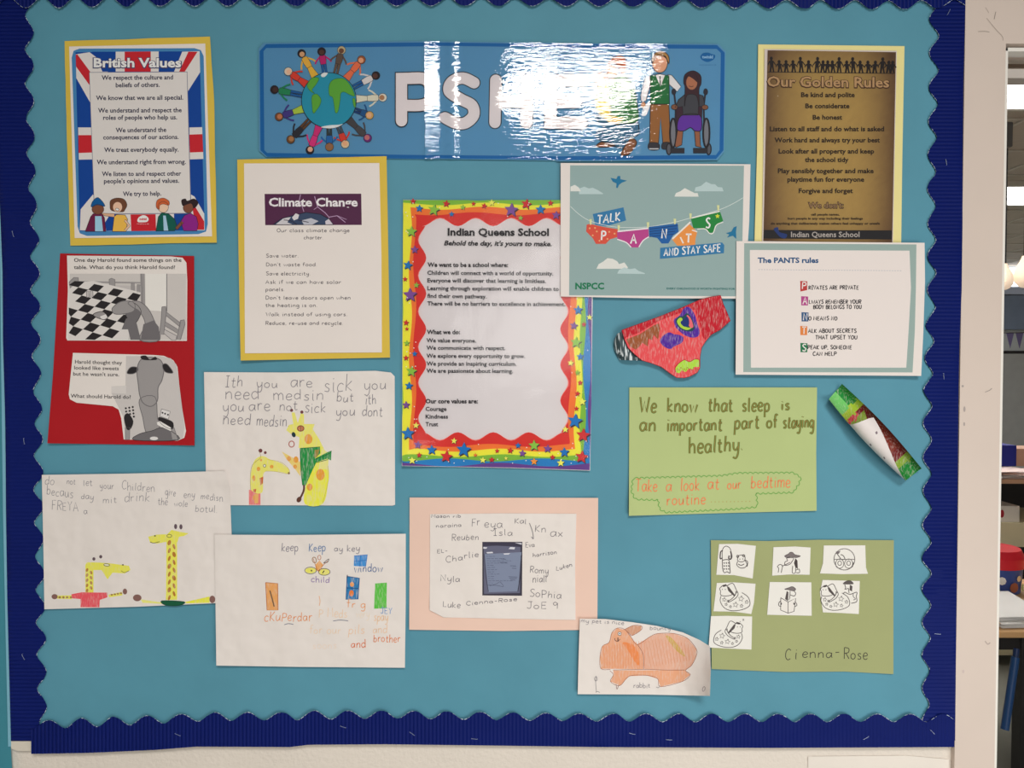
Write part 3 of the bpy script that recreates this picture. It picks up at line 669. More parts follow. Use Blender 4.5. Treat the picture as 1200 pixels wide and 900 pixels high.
    if i == 1: a.line([(497.5, 51.5), (652.6, 53.5)], 4, EB, False); a.line([(497.5, 183.5), (652.8, 185)], 4, EB, False)
    if i == 2: 
        a.line([(652, 53.5), (840, 55), (847, 62), (845.5, 176), (839, 184), (652, 185.5)], 4.6, EB, False)
        a.fr(680, 50, 6.43); L = (32, 28, 34); S_ = (206, 148, 112)
        a.outl([(910, 95), (930, 78), (965, 76), (985, 85), (1015, 95), (1005, 125), (960, 145), (920, 130), (905, 110)], (10, 96, 150), (10, 96, 150), 2); a.text('twinkl', 918, 1000, 118, 22, (150, 190, 214), .03); a.text('www.twinkl.co.uk', 895, 1025, 171, 8, (20, 90, 140))
        # kneeling adult hugging a child
        a.ell(160, 280, 54, 60, (120, 46, 38), line=L, w=5); a.ell(175, 295, 32, 34, S_)
        a.outl([(115, 350), (160, 320), (240, 320), (250, 540), (140, 530), (110, 430)], (226, 200, 90), L, 5)
        a.outl([(125, 560), (160, 540), (340, 600), (420, 590), (442, 640), (430, 700), (330, 725), (360, 760), (330, 800), (200, 760), (130, 720), (125, 680), (180, 640), (140, 610)], (60, 108, 136), L, 7)
        a.outl([(118, 785), (150, 750), (200, 750), (262, 775), (200, 788)], (140, 88, 56), L, 6); a.outl([(305, 840), (370, 730), (405, 725), (425, 760), (380, 830), (350, 848)], (140, 88, 56), L, 6)
        a.outl([(200, 300), (330, 250), (400, 330), (430, 470), (432, 590), (330, 610), (240, 600), (220, 450), (110, 420), (112, 380), (210, 370)], (58, 122, 66), L, 6); a.poly([(145, 540), (215, 545), (330, 570), (290, 615), (215, 600)], (222, 186, 96))
        a.ell(240, 222, 40, 52, S_, line=L, w=5); a.outl([(200, 190), (215, 145), (262, 105), (320, 102), (346, 150), (335, 230), (300, 225), (285, 180), (240, 150)], (190, 98, 52), L, 5)
        a.line([(300, 230), (270, 130)], 4, L); a.line([(320, 200), (290, 120)], 4, L)
        # standing child
        a.outl([(530, 250), (490, 260), (455, 400), (458, 440), (495, 440), (525, 330)], (222, 216, 212), L, 5, False); a.outl([(660, 240), (690, 245), (760, 330), (730, 370), (665, 310)], (222, 216, 212), L, 5, False)
        a.ell(475, 470, 18, 26, S_, line=L, w=4); a.outl([(465, 540), (500, 460), (528, 460), (500, 540), (475, 552)], (226, 222, 220), (190, 190, 190), 3)
        a.outl([(528, 465), (668, 465), (680, 755), (622, 755), (605, 560), (590, 755), (522, 755)], (150, 98, 50), L, 6, False)
        a.outl([(528, 250), (600, 235), (668, 250), (672, 462), (528, 462)], (30, 110, 56), L, 6, False); a.poly([(565, 240), (640, 240), (605, 330)], (222, 216, 212)); a.line([(600, 245), (604, 320)], 8, (30, 60, 50))
        a.ell(600, 155, 58, 72, (216, 160, 124), line=L, w=5); a.outl([(540, 120), (570, 75), (620, 65), (665, 100), (668, 160), (640, 110), (580, 100), (545, 150)], (180, 130, 70), L, 5)
        a.outl([(520, 755), (590, 760), (590, 805), (518, 805)], (52, 50, 56), L, 5); a.outl([(622, 755), (680, 755), (680, 800), (618, 800)], (52, 50, 56), L, 5); a.line([(520, 800), (590, 800)], 8, (210, 206, 204)); 
        # child in a wheelchair
        W_ = (44, 42, 52)
        for sx in (0, 1):
            X = 705 if not sx else 945
            a.line([(X, 360), (X+(15 if not sx else -15), 480), (X+(8 if not sx else -8), 760)], 14, W_, False); a.ell(X, 370, 16, 24, W_, line=L)
            a.ell(X-5 if not sx else X+5, 680, 24, 110, (120, 120, 126), line=L, w=14); a.ell(668 if not sx else 968, 802, 18, 42, (90, 90, 96), line=L, w=9)
        a.outl([(720, 480), (920, 480), (915, 640), (725, 640)], (60, 34, 48), L, 4, False)
        a.outl([(735, 650), (775, 660), (765, 770), (720, 790), (715, 770)], (150, 94, 66), L, 5, False); a.outl([(860, 660), (900, 650), (905, 770), (915, 790), (870, 780)], (150, 94, 66), L, 5, False)
        a.outl([(680, 795), (785, 795), (785, 832), (680, 832)], (46, 44, 50), L, 4, False); a.outl([(852, 795), (960, 795), (960, 832), (852, 832)], (46, 44, 50), L, 4, False)
        a.outl([(760, 550), (900, 545), (912, 655), (865, 665), (830, 640), (780, 665), (730, 650)], (98, 48, 150), L, 6)
        a.outl([(790, 390), (880, 385), (925, 400), (940, 480), (890, 480), (888, 545), (775, 545), (770, 480), (715, 490), (740, 430)], (66, 66, 72), L, 6, False)
        a.ell(710, 485, 24, 20, (130, 84, 60), line=L, w=4); a.ell(940, 487, 24, 18, (130, 84, 60), line=L, w=4)
        a.outl([(780, 300), (790, 240), (850, 212), (905, 245), (910, 310), (895, 350), (895, 480), (875, 400), (805, 395), (785, 480), (790, 340)], (62, 34, 42), L, 5)
        a.ell(840, 300, 42, 55, (172, 112, 82)); a.outl([(790, 270), (830, 232), (870, 240), (890, 300), (850, 270), (810, 250)], (62, 34, 42), L, 3); a.line([(818, 326), (840, 332), (852, 326)], 4, L)
    # the word across all three sheets
    a.up(); a.up(); LW = (28, 30, 36); WL = (216, 206, 204)
    xa, xb = [(290, 498.2), (497.6, 652.6), (652.2, 860)][i]
    def seg_poly(pts, col, xa=xa, xb=xb):
        # clip a convex or concave outline to this sheet
        for X, sgn in ((xa, 1), (xb, -1)):
            out = []
            for p, q in zip(pts, pts[1:]+pts[:1]):
                ip, iq = (p[0]-X)*sgn >= 0, (q[0]-X)*sgn >= 0
                if ip: out.append(p)
                if ip != iq:
                    t_ = (X-p[0])/(q[0]-p[0]); out.append((X, p[1]+(q[1]-p[1])*t_))
            pts = out
            if len(pts) < 3: return
        a.big.append((pts, a.z, col))
    def stroke(pts, w, col):
        """a round ended bar along a polyline, as one outline"""
        Lf, Rt = [], []
        for i_, p in enumerate(pts):
            a0, b0 = pts[max(0, i_-1)], pts[min(len(pts)-1, i_+1)]; d1 = (p[0]-a0[0], p[1]-a0[1]); d2 = (b0[0]-p[0], b0[1]-p[1])
            n1 = math.hypot(*d1) or 1; n2 = math.hypot(*d2) or 1; u1 = (d1[0]/n1, d1[1]/n1) if i_ else (d2[0]/n2, d2[1]/n2); u2 = (d2[0]/n2, d2[1]/n2) if i_ < len(pts)-1 else u1
            tx_, ty_ = u1[0]+u2[0], u1[1]+u2[1]; tl = math.hypot(tx_, ty_) or 1; tx_, ty_ = tx_/tl, ty_/tl; m = w/2/max(.5, tx_*u1[0]+ty_*u1[1])
            Lf.append((p[0]-ty_*m, p[1]+tx_*m)); Rt.append((p[0]+ty_*m, p[1]-tx_*m))
            if i_ == 0: st_ = math.atan2(-ty_, -tx_)
            if i_ == len(pts)-1: en_ = math.atan2(ty_, tx_)
        capn = lambda p, a0: [(p[0]+w/2*math.cos(a0+k*math.pi/8), p[1]+w/2*math.sin(a0+k*math.pi/8)) for k in range(-3, 4)]
        seg_poly(Lf+capn(pts[-1], en_)[::-1]+Rt[::-1]+capn(pts[0], st_)[::-1], col); a.z += 1; return
        for p, q in zip(pts, pts[1:]):
            dx, dy = q[0]-p[0], q[1]-p[1]; d = math.hypot(dx, dy) or 1; nx, ny = -dy/d*w/2, dx/d*w/2
            seg_poly([(p[0]+nx, p[1]+ny), (q[0]+nx, q[1]+ny), (q[0]-nx, q[1]-ny), (p[0]-nx, p[1]-ny)], col)
            a.z += .15
        for p in pts[1:-1]: seg_poly([(p[0]+w/2*math.cos(k*math.pi/6), p[1]+w/2*math.sin(k*math.pi/6)) for k in range(12)], col)
        for p in (pts[0], pts[-1]):
            seg_poly([(p[0]+w/2*math.cos(k*math.pi/6), p[1]+w/2*math.sin(k*math.pi/6)) for k in range(12)], col); a.z += .15
    def fx_(x, y): return (290+x/4, 30+y/4)
    def gx_(x, y): return (570+x/4, 30+y/4)
    lets = [[fx_(722, 446), fx_(722, 248), fx_(800, 246)], crom([fx_(770, 246), fx_(830, 250), fx_(862, 290), fx_(858, 345), fx_(820, 372), fx_(735, 374)], False, 5),
            crom([fx_(1062, 268), fx_(1010, 246), fx_(958, 264), fx_(946, 308), fx_(1000, 345), fx_(1052, 374), fx_(1060, 420), fx_(1022, 456), fx_(975, 456), fx_(926, 432)], False, 5),
            [gx_(44, 256), gx_(40, 454)], [gx_(192, 256), gx_(188, 454)], [gx_(42, 358), gx_(190, 358)],
            [gx_(450, 258), gx_(302, 258), gx_(300, 456), gx_(446, 458)], [gx_(302, 358), gx_(420, 358)]]
    for lt in lets: stroke(lt, 15.6, LW)
    a.z += 1
    for lt in lets: stroke(lt, 13.4, WL)
    a.build('printed_design', INK, sg)

# ---------------------------------------------------------------- climate charter
T4 = thing('poster', 'white charter sheet headed Climate Change in a purple box, on yellow card', 'poster', P(367, 303, .01))
h = hfun(.0128, .0005, 70, 31, [(280, 420, 70, .005), (457, 420, 40, .002)])
sheet('backing_card', [(278, 187), (453, 183), (454.5, 260), (457, 419), (282, 422.5), (279.5, 300)], h, YEL, T4, .0004)
h = over(h, .0006, .0006, 50, 32, [(430, 205, 40, .003), (445, 375, 30, .002)])
s1 = sheet('printed_sheet', [(286, 191.5), (444.5, 191), (447, 300), (447.5, 413), (287, 414)], h, WHITE, T4)
a = Art(h).fr(270, 180, 3.6)
a.poly([(144, 170), (552, 169), (554, 301), (147, 302)], (78, 36, 66))
def lt_(p, w): a.line(p, w, (178, 144, 176), False)
lt_([(296, 172), (290, 200), (300, 215), (310, 245)], 2.5); lt_([(355, 180), (368, 225), (400, 250), (416, 268), (450, 262), (485, 290)], 3); lt_([(416, 268), (410, 285)], 2); lt_([(450, 262), (490, 278)], 2); lt_([(368, 225), (352, 236)], 2)
a.outl([(180, 300), (215, 275), (260, 262), (320, 248), (380, 256), (415, 275), (435, 300)], (52, 66, 92), (30, 26, 44), 3, False)
a.poly([(192, 298), (225, 272), (255, 268), (240, 290), (265, 300)], (196, 190, 192)); a.poly([(260, 270), (275, 252), (290, 258), (285, 275), (268, 282)], (206, 200, 200)); a.poly([(300, 282), (340, 272), (372, 285), (345, 300), (310, 300)], (180, 178, 186)); a.poly([(400, 285), (415, 276), (432, 298), (402, 299)], (200, 190, 196))
a.line([(225, 280), (255, 284), (280, 298)], 3, (40, 30, 50)); a.line([(285, 280), (330, 290)], 3, (40, 30, 50))
a.text('Climate Change', 162, 537, 222, 34, (222, 214, 214), .03)
a.build('printed_heading', INK, s1)
a = Art(h).fr(270, 180, 3.6); g = (112, 106, 106)
for t_, x0, x1, y in [('Our class climate change', 196, 505, 331), ('charter.', 310, 394, 361), ('Save water.', 150, 290, 438), ("Don't waste food.", 150, 368, 475), ('Save electricity.', 150, 340, 513), ('Ask if we can have solar', 148, 470, 549),
    ('panels.', 148, 232, 580), ("Don't leave doors open when", 148, 510, 615), ('the heating is on.', 148, 370, 647), ('Walk instead of using cars.', 150, 496, 685), ('Reduce, re-use and recycle.', 148, 478, 722)]:
    a.hand(t_, x0, x1, y, 15, (92, 86, 88), 2.4, jit=.12, slant=0)
a.build('printed_lettering', PENCIL, s1)

# ---------------------------------------------------------------- "sick" drawing with two giraffes
T5 = thing('drawing', 'drawing of two giraffes, the larger in green, under four lines of pencil', 'drawing', P(351, 514, .01))
h = hfun(.0108, .0008, 45, 51, [(240, 440, 40, .004), (462, 440, 26, .004), (240, 480, 30, .003)])
s1 = sheet('paper_sheet', [(239, 436), (330, 436.5), (440, 434.5), (458, 436.5), (462.5, 441), (463, 591.5), (460, 592.5), (242, 592)], h, DRAWP, T5)
a = Art(h).fr(225, 425, 4.8); Y, O, GRN = (230, 216, 104), (224, 158, 66), (30, 136, 62)
a.poly([(320, 715), (385, 715), (385, 800), (320, 800)], (232, 118, 116)); a.poly([(350, 740), (374, 735), (372, 790), (352, 792)], (228, 170, 100))
a.poly([(340, 580), (360, 540), (400, 525), (440, 545), (500, 565), (545, 600), (545, 625), (500, 615), (420, 610), (400, 640), (395, 730), (335, 720), (330, 640)], Y, True)
a.poly([(505, 500), (530, 540), (580, 600), (610, 640), (612, 560), (560, 530)], (232, 196, 110))
a.poly([(560, 280), (578, 280), (595, 340), (612, 285), (630, 290), (630, 345), (690, 345), (680, 375), (715, 430), (740, 480), (600, 480), (605, 420), (555, 400), (530, 380), (545, 350), (570, 345)], Y, False)
a.poly([(700, 480), (745, 490), (765, 590), (765, 680), (735, 795), (635, 795), (640, 690), (670, 620)], (234, 222, 70), True)
a.poly([(730, 480), (770, 510), (765, 600), (710, 600)], (232, 216, 130))
for x, y, rx, ry in [(655, 430, 22, 28), (722, 630, 24, 32), (662, 700, 16, 20), (585, 545, 14, 18), (545, 540, 12, 14), (348, 650, 9, 16), (374, 598, 10, 12), (448, 585, 10, 10), (388, 548, 6, 7), (348, 760, 7, 14), (580, 585, 10, 12)]: a.ell(x, y, rx, ry, (222, 150, 56), up=False)
a.up(); a.poly([(380, 650), (402, 640), (398, 680), (385, 690)], (196, 98, 40)); a.poly([(345, 712), (362, 710), (358, 730), (344, 728)], (196, 98, 40)); a.ell(610, 370, 20, 18, (190, 110, 60)); 
a.build('crayon_colouring', CRAYON, s1)
a = Art(h).fr(225, 425, 4.8); a.z = 14
a.poly([(608, 482), (720, 474), (722, 510), (690, 540), (770, 500), (785, 495), (782, 550), (760, 540), (700, 560), (680, 600), (640, 690), (620, 690), (612, 600)], GRN)
a.poly([(690, 490), (718, 488), (705, 530), (688, 535)], (150, 130, 60))
a.build('green_crayon_scarf', CRAYON2, s1)
a = Art(h).fr(225, 425, 4.8); a.z = 20; BR = (92, 56, 44)
a.line([(630, 688), (628, 720), (610, 760), (598, 778)], 11, BR); a.ell(602, 770, 13, 17, BR, 30)
for x, y, r in [(385, 495, 11), (412, 506, 8), (560, 268, 9), (618, 278, 9), (545, 622, 6)]: a.ell(x, y, r, r, (110, 60, 62))
a.ell(408, 580, 7, 8, (232, 228, 210), line=K, w=2.5); a.ell(612, 370, 18, 15, None, line=(120, 60, 50), w=4); a.line([(612, 358), (614, 384)], 3, (120, 60, 50)); a.ell(572, 405, 11, 15, (30, 52, 60), -20); a.ell(560, 458, 15, 17, None, line=(170, 90, 80), w=5)
pc = (122, 116, 122)
a.line([(608, 482), (720, 474)], 3, (20, 96, 50)); a.line([(608, 482), (612, 600), (622, 690)], 3, (20, 96, 50)); a.line([(690, 545), (765, 515), (785, 497)], 3, (20, 96, 50)); a.line([(700, 562), (765, 545)], 3, (20, 96, 50))
a.line([(378, 500), (385, 535), (340, 575), (328, 640), (330, 715)], 2, (160, 140, 90)); a.line([(425, 545), (500, 560), (545, 600), (540, 625), (470, 612), (410, 610)], 2, (190, 170, 80)); a.line([(765, 580), (768, 660), (735, 790)], 2, (180, 170, 90))
pc = (124, 118, 124)
for t_, x0, x1, y, y1, cp in [('Ith', 185, 292, 136, 136, 60), ('you', 362, 490, 140, 142, 52), ('are', 552, 688, 138, 138, 62), ('sick', 742, 908, 160, 160, 86), ('you', 966, 1100, 152, 152, 62),
    ('need', 185, 385, 208, 208, 68), ('medsin', 456, 750, 208, 210, 62), ('but', 812, 914, 220, 220, 52), ('ith', 974, 1042, 232, 236, 60), ('you', 172, 300, 275, 275, 58), ('are', 318, 448, 268, 272, 60), ('not', 490, 600, 268, 268, 52), ('sick', 632, 760, 280, 280, 62),
    ('you', 808, 922, 298, 298, 52), ('dont', 956, 1076, 300, 304, 56), ('need', 172, 336, 348, 348, 62), ('medsin.', 362, 552, 354, 358, 62)]:
    a.hand(t_, x0, x1, y, cp, pc, 3.6, y1, jit=.5)
a.build('pencil_writing', PENCIL, s1)

# ---------------------------------------------------------------- "do not let your children" drawing
T6 = thing('drawing', 'drawing of a short giraffe in red and a tall-necked giraffe, arms spread', 'drawing', P(161, 633, .01))
h = hfun(.0134, .0009, 45, 61, [(52, 556, 30, .001), (268, 554, 30, .003), (130, 640, 40, .002)])
s1 = sheet('paper_sheet', [(49, 556.5), (150, 555), (260, 552), (266, 552.5), (269, 570), (270.5, 600), (272, 640), (271.5, 706), (160, 711), (52, 714), (51, 650)], h, DRAWP, T6)
a = Art(h).fr(40, 540, 5); Y = (230, 218, 84)
a.poly([(300, 610), (310, 595), (360, 595), (440, 600), (555, 615), (565, 640), (530, 660), (460, 655), (430, 695), (395, 640), (348, 640), (348, 775), (300, 775)], Y, False)
a.poly([(130, 790), (225, 788), (222, 810), (135, 808)], Y); a.poly([(435, 785), (515, 768), (518, 788), (440, 800)], Y)
a.poly([(668, 445), (720, 432), (780, 430), (805, 405), (850, 415), (905, 425), (880, 440), (850, 445), (838, 480), (838, 815), (772, 815), (775, 475), (720, 485), (680, 480)], Y, False)
a.poly([(625, 812), (750, 830), (750, 838), (635, 832)], (238, 230, 120)); a.poly([(880, 828), (1028, 795), (1028, 832), (890, 835)], (236, 220, 60))
for i in range(9): a.ell(310+(i % 2)*24, 640+i*15, 7, 11, (176, 122, 48), 20*(-1)**i, up=False)
for i in range(15): a.ell(792+(i % 2)*28, 480+i*23, 7 if i % 3 else 10, 16, (176, 116, 44), 18*(-1)**i, up=False)
for i in range(4): a.ell(150+i*22, 800, 8, 6, (150, 110, 60), up=False); a.ell(455+i*18, 785-i*3, 7, 5, (150, 110, 60), up=False)
a.up(); a.poly([(218, 782), (280, 770), (385, 772), (428, 772), (430, 800), (385, 815), (382, 858), (272, 858), (272, 810), (222, 806)], (226, 82, 92), False)
a.build('crayon_colouring', CRAYON, s1)
a = Art(h).fr(40, 540, 5); a.z = 12; BR = (128, 92, 84)
for x, y, rx, ry in [(120, 796, 18, 15), (532, 766, 13, 17), (604, 803, 25, 20), (1044, 812, 17, 22)]: a.ell(x, y, rx, ry, BR)
for x, y in [(350, 575), (390, 562), (829, 385), (860, 387)]: a.ell(x, y, 9, 15 if x > 500 else 10, (96, 78, 84))
a.outl([(748, 820), (880, 826), (850, 848), (770, 846)], (20, 84, 56), (16, 62, 44), 3); a.ell(425, 610, 17, 7, (232, 228, 190), 5, line=K, w=3); a.ell(520, 610, 5, 4, K); a.line([(510, 645), (530, 655), (555, 645)], 3, (120, 110, 60)); a.ell(708, 440, 5, 4, K); a.ell(792, 440, 14, 9, None, line=(90, 90, 50), w=3); a.line([(680, 475), (700, 482), (735, 474)], 3.5, (100, 90, 60))
pc = (130, 124, 130); a.z = 12
for t_, x0, x1, y, y1, cp in [('do', 62, 122, 138, 138, 48), ('not', 190, 245, 138, 138, 34), ('let', 288, 345, 145, 150, 36), ('your', 385, 470, 160, 165, 40), ('Children', 512, 712, 168, 188, 46), ('give', 768, 832, 200, 206, 44), ('eny', 876, 945, 215, 218, 38), ('medisn', 975, 1110, 222, 242, 42),
    ('becaus', 72, 232, 200, 220, 50), ('day', 275, 352, 222, 232, 34), ('mit', 402, 490, 245, 246, 40), ('drink', 528, 682, 238, 236, 52), ('the', 725, 785, 258, 262, 40), ('wole', 820, 902, 266, 270, 36), ('botul.', 942, 1078, 296, 304, 40), ('FREYA', 102, 265, 285, 298, 52), ('a', 290, 318, 312, 314, 40)]:
    a.hand(t_, x0, x1, y, cp, pc, 2.8, y1, jit=.6)
a.build('pencil_writing', PENCIL, s1)

# ---------------------------------------------------------------- "keep" drawing
T7 = thing('drawing', 'drawing of coloured boxes and a tiny figure with yellow feet, with orange writing below', 'drawing', P(364, 704, .01))
h = hfun(.0160, .0008, 50, 71, [(252, 630, 60, .002), (256, 778, 40, .004), (474, 668, 40, .003)])
s1 = sheet('paper_sheet', [(251.5, 626.5), (340, 627), (475.5, 625.5), (475.5, 700), (474.5, 782.5), (350, 781.5), (253.5, 780)], h, DRAWP, T7)
a = Art(h).fr(240, 615, 4.8)
a.poly([(342, 325), (410, 330), (412, 480), (350, 480)], (222, 156, 92)); a.poly([(840, 175), (915, 168), (905, 235), (838, 232)], (66, 138, 200)); a.poly([(800, 290), (870, 300), (862, 418), (794, 420)], (40, 116, 168))
a.poly([(958, 330), (1024, 325), (1022, 470), (952, 472)], (88, 184, 66)); a.poly([(622, 225), (645, 200), (665, 225), (640, 262), (624, 255)], (230, 160, 92))
a.ell(595, 257, 30, 16, (226, 216, 96)); a.ell(672, 265, 30, 17, (226, 216, 96)); a.ell(828, 335, 12, 14, (222, 150, 90)); a.ell(825, 385, 13, 18, (222, 120, 60))
a.build('crayon_colouring', CRAYON, s1)
a = Art(h).fr(240, 615, 4.8); a.z = 10; ou = (180, 104, 60); pn = (96, 98, 120)
a.line([(342, 325), (410, 330), (412, 480), (350, 480), (342, 325)], 4, ou, False); a.line([(366, 370), (380, 420), (390, 460)], 7, (110, 86, 66)); a.line([(800, 290), (870, 300), (862, 418), (794, 420), (800, 290)], 4, (30, 70, 120), False); a.line([(798, 355), (866, 358)], 4, (30, 70, 120)); a.line([(802, 282), (800, 300)], 5, (20, 40, 70))
a.line([(840, 175), (915, 168), (905, 235)], 3, (40, 100, 170), False); a.line([(875, 170), (872, 235)], 3, (40, 100, 170)); a.line([(842, 205), (908, 200)], 3, (40, 100, 170)); a.ell(595, 257, 33, 19, None, line=K, w=3); a.ell(672, 265, 33, 19, None, line=K, w=3); a.ell(600, 258, 4, 5, K); a.line([(662, 272), (672, 258)], 5, K)
a.line([(610, 190), (622, 225), (640, 262), (665, 228), (690, 205)], 3, ou); a.ell(616, 198, 11, 16, None, -15, line=(150, 110, 70), w=4); a.ell(644, 184, 9, 13, None, line=ou, w=3); a.line([(668, 215), (697, 192), (690, 210), (668, 215)], 3, K)
a.line([(448, 562), (470, 556), (498, 560)], 3.5, pn); a.line([(722, 541), (760, 536), (806, 540)], 3.5, pn); a.line([(643, 400), (648, 430), (644, 455)], 4, (222, 170, 130))
for t_, x0, x1, y, cp, col in [('keep', 430, 530, 148, 44, (130, 124, 134)), ('Keep', 584, 684, 150, 46, (84, 118, 160)), ('ay key', 728, 876, 148, 34, (134, 128, 134)), ('window', 840, 1004, 266, 44, (60, 92, 140)), ('child', 598, 706, 324, 34, (140, 116, 160)), ('cKuPerdar', 334, 610, 542, 52, (218, 140, 86)),
    ('fr g', 798, 910, 466, 42, (222, 150, 96)), ('JEY', 988, 1056, 500, 30, (120, 150, 190)), ('P Meds', 640, 806, 520, 48, (228, 196, 168)), ('very', 850, 930, 520, 40, (228, 208, 190)), ('spay', 950, 1034, 540, 46, (226, 186, 150)), ('for our', 588, 770, 612, 44, (230, 200, 176)),
    ('pils', 806, 904, 612, 46, (228, 190, 160)), ('and', 945, 1030, 608, 44, (228, 190, 160)), ('soons', 606, 748, 696, 40, (228, 206, 190)), ('and', 822, 910, 692, 44, (210, 110, 60)), ('brother', 948, 1104, 660, 42, (214, 130, 88))]:
    a.hand(t_, x0, x1, y, cp, col, 4, jit=.5)
a.build('pencil_writing', PENCIL, s1)
# ---------------------------------------------------------------- rainbow framed school charter, laminated
T8 = thing('poster', 'laminated school charter framed by rainbow waves and stars', 'poster', P(582, 392, .01))
h = hfun(.0120, .0009, 60, 81, [(470, 546, 70, .006), (693, 551, 60, .003)])
O8 = [(472.5, 234), (657, 235.5), (694.5, 236), (694.5, 350), (693, 470), (691.5, 551.5), (600, 548.5), (471, 546), (471.5, 400)]
s1 = sheet('printed_sheet', O8, h, WHITE, T8)
a = Art(h)
X0, X1, Y0, Y1 = 472, 694, 234, 549.5
def loop(dl, dt, dr, db, amp, per, ph, steps=None):
    """closed loop inset from the sheet by the given distances, waving"""
    pts = []; L, Tt, R_, B = X0+dl, Y0+dt, X1-dr, Y1-db
    def wv(s_, k): return amp*math.sin(2*math.pi*s_/per+ph+k)
    n = 46
    cl_ = lambda x, y: (min(max(x, X0+.4-(y-Y0)*.004), X1-.4-(y-Y0)*.008), min(max(y, Y0+.4), Y1-2.8+(x-X0)*.016))
    for i in range(n): x = L+(R_-L)*i/n; pts.append(cl_(x, Tt+wv(x, 0)))
    for i in range(n+20): y = Tt+(B-Tt)*i/(n+20); pts.append(cl_(R_-wv(y, 1), y))
    for i in range(n): x = R_-(R_-L)*i/n; pts.append(cl_(x, B-wv(x, 2)))
    for i in range(n+20): y = B-(B-Tt)*i/(n+20); pts.append(cl_(L+wv(y, 3), y))
    return pts
RP_, RG, RY, RO, RRd, RBl = (104, 64, 136), (126, 178, 62), (240, 218, 62), (228, 118, 50), (204, 48, 42), (40, 126, 184)
a.poly([(472.6, 234.3), (694, 236), (693, 470), (691, 551), (600, 548), (471.3, 545.7)], RP_)
a.poly(loop(-8, -4, 3, 5, 2.2, 120, .3), RBl); a.poly(loop(-4, -1, 9, 10.5, 1.8, 110, 1), RG)
a.poly(loop(-1, 5, 13, 15.5, 1.6, 105, 2), RY); a.poly(loop(9, 10, 20, 22, 1.8, 100, .5), RO); a.poly(loop(14, 16.5, 26.5, 27.5, 1.8, 100, 1.2), RRd)
# scalloped white field
def scl(L, Tt, R_, B, am, nx, ny):
    pts = []; N = 10
    for i in range(nx*N): u = i/(nx*N); pts.append((L+(R_-L)*u, Tt-am*math.cos(2*math.pi*u*nx+math.pi)*.9))
    for i in range(ny*N): u = i/(ny*N); pts.append((R_+am*math.cos(2*math.pi*u*ny+math.pi)*.9, Tt+(B-Tt)*u))
    for i in range(nx*N): u = i/(nx*N); pts.append((R_-(R_-L)*u, B+am*math.cos(2*math.pi*u*nx+math.pi)*.9))
    for i in range(ny*N): u = i/(ny*N); pts.append((L-am*math.cos(2*math.pi*u*ny+math.pi)*.9, B-(B-Tt)*u))
    return pts
wf = scl(495, 260.5, 661, 511, 5, 4, 6)
a.poly([(x+.2, y) for x, y in scl(494.5, 260, 661.5, 511.5, 5.6, 4, 6)], (226, 130, 120)); a.poly(wf, (208, 200, 198))
a.fr(460, 225, 4.8); SB, SG, SR, SP, SY = (24, 116, 180), (140, 186, 70), (198, 44, 48), (126, 78, 150), (240, 226, 100); EK = (60, 50, 60)
def st(x, y, r, col, rot=0): a.star(x, y, r, col, rot, edge=EK)
for q_ in [(150, 92, 23, SB, 5), (232, 100, 36, SG, 10), (302, 66, 22, SR, 8), (332, 124, 17, SB, 0), (395, 86, 17, SG, 4), (515, 78, 18, SR, 12), (455, 66, 14, SR, 0), (558, 60, 20, SY, 0), (668, 100, 42, SP, 5), (752, 68, 32, SR, 12), (832, 98, 30, SB, 0), (720, 146, 16, SG, 9), (888, 62, 18, SR, 0), (920, 130, 26, SP, 5),
           (115, 52, 18, SR, 0), (106, 222, 33, SG, 4), (124, 324, 24, SP, 0), (86, 412, 29, SB, 10), (70, 490, 15, SR, 0), (134, 524, 18, SG, 5), (98, 578, 42, SP, 0), (76, 735, 18, SR, 6), (80, 770, 12, SR, 0),
           (1044, 664, 29, SB, 0), (1020, 752, 25, SP, 8), (1076, 745, 16, SR, 0), (1108, 705, 18, SY, 5)]: st(*q_)
a.fr(460, 385, 4.8)
for q_ in [(80, 82, 18, SG, 0), (124, 142, 17, SB, 0), (75, 165, 17, SR, 0), (106, 240, 33, SG, 8), (92, 322, 25, SB, 5), (76, 430, 24, SP, 0), (132, 545, 20, SY, 5), (86, 590, 40, SB, 0), (1032, 78, 34, SG, 5), (1056, 158, 23, SB, 0), (1002, 194, 20, SY, 8), (1040, 248, 17, SG, 0), (1055, 305, 16, SR, 0), (1040, 366, 17, SR, 5),
           (1068, 412, 23, SY, 0), (1034, 450, 15, SR, 0), (1026, 520, 45, SB, 8), (1072, 600, 42, SR, 5), (972, 568, 20, SY, 0), (346, 632, 19, SY, 5), (142, 654, 24, SP, 8), (220, 682, 30, SB, 0), (150, 712, 17, SR, 0), (302, 720, 37, SR, 8), (400, 682, 44, SB, 5), (110, 742, 23, SY, 0), (466, 712, 12, RO, 0), (508, 740, 20, SY, 5),
           (558, 738, 18, SR, 0), (588, 688, 14, SR, 0), (662, 686, 19, SR, 8), (706, 658, 18, SB, 0), (730, 702, 22, SP, 5), (796, 658, 33, SG, 0), (872, 676, 25, SP, 5), (966, 696, 30, SB, 0), (900, 724, 17, SR, 0), (946, 756, 23, SY, 0), (1064, 722, 39, SR, 8), (796, 748, 22, (228, 150, 60), 0), (638, 730, 12, SY, 0)]: st(*q_)
r8 = random.Random(3)
a.fr(0, 0, 1)
for _ in range(70):
    x, y = r8.uniform(474, 690), r8.choice([r8.uniform(237, 256), r8.uniform(516, 545)])
    if r8.random() < .5: x, y = r8.choice([r8.uniform(473, 489), r8.uniform(667, 690)]), r8.uniform(240, 545)
    a.ell(x, y, .7, .7, (240, 225, 215), n=6, up=False)
a.up(); a.fr(460, 225, 4.8)
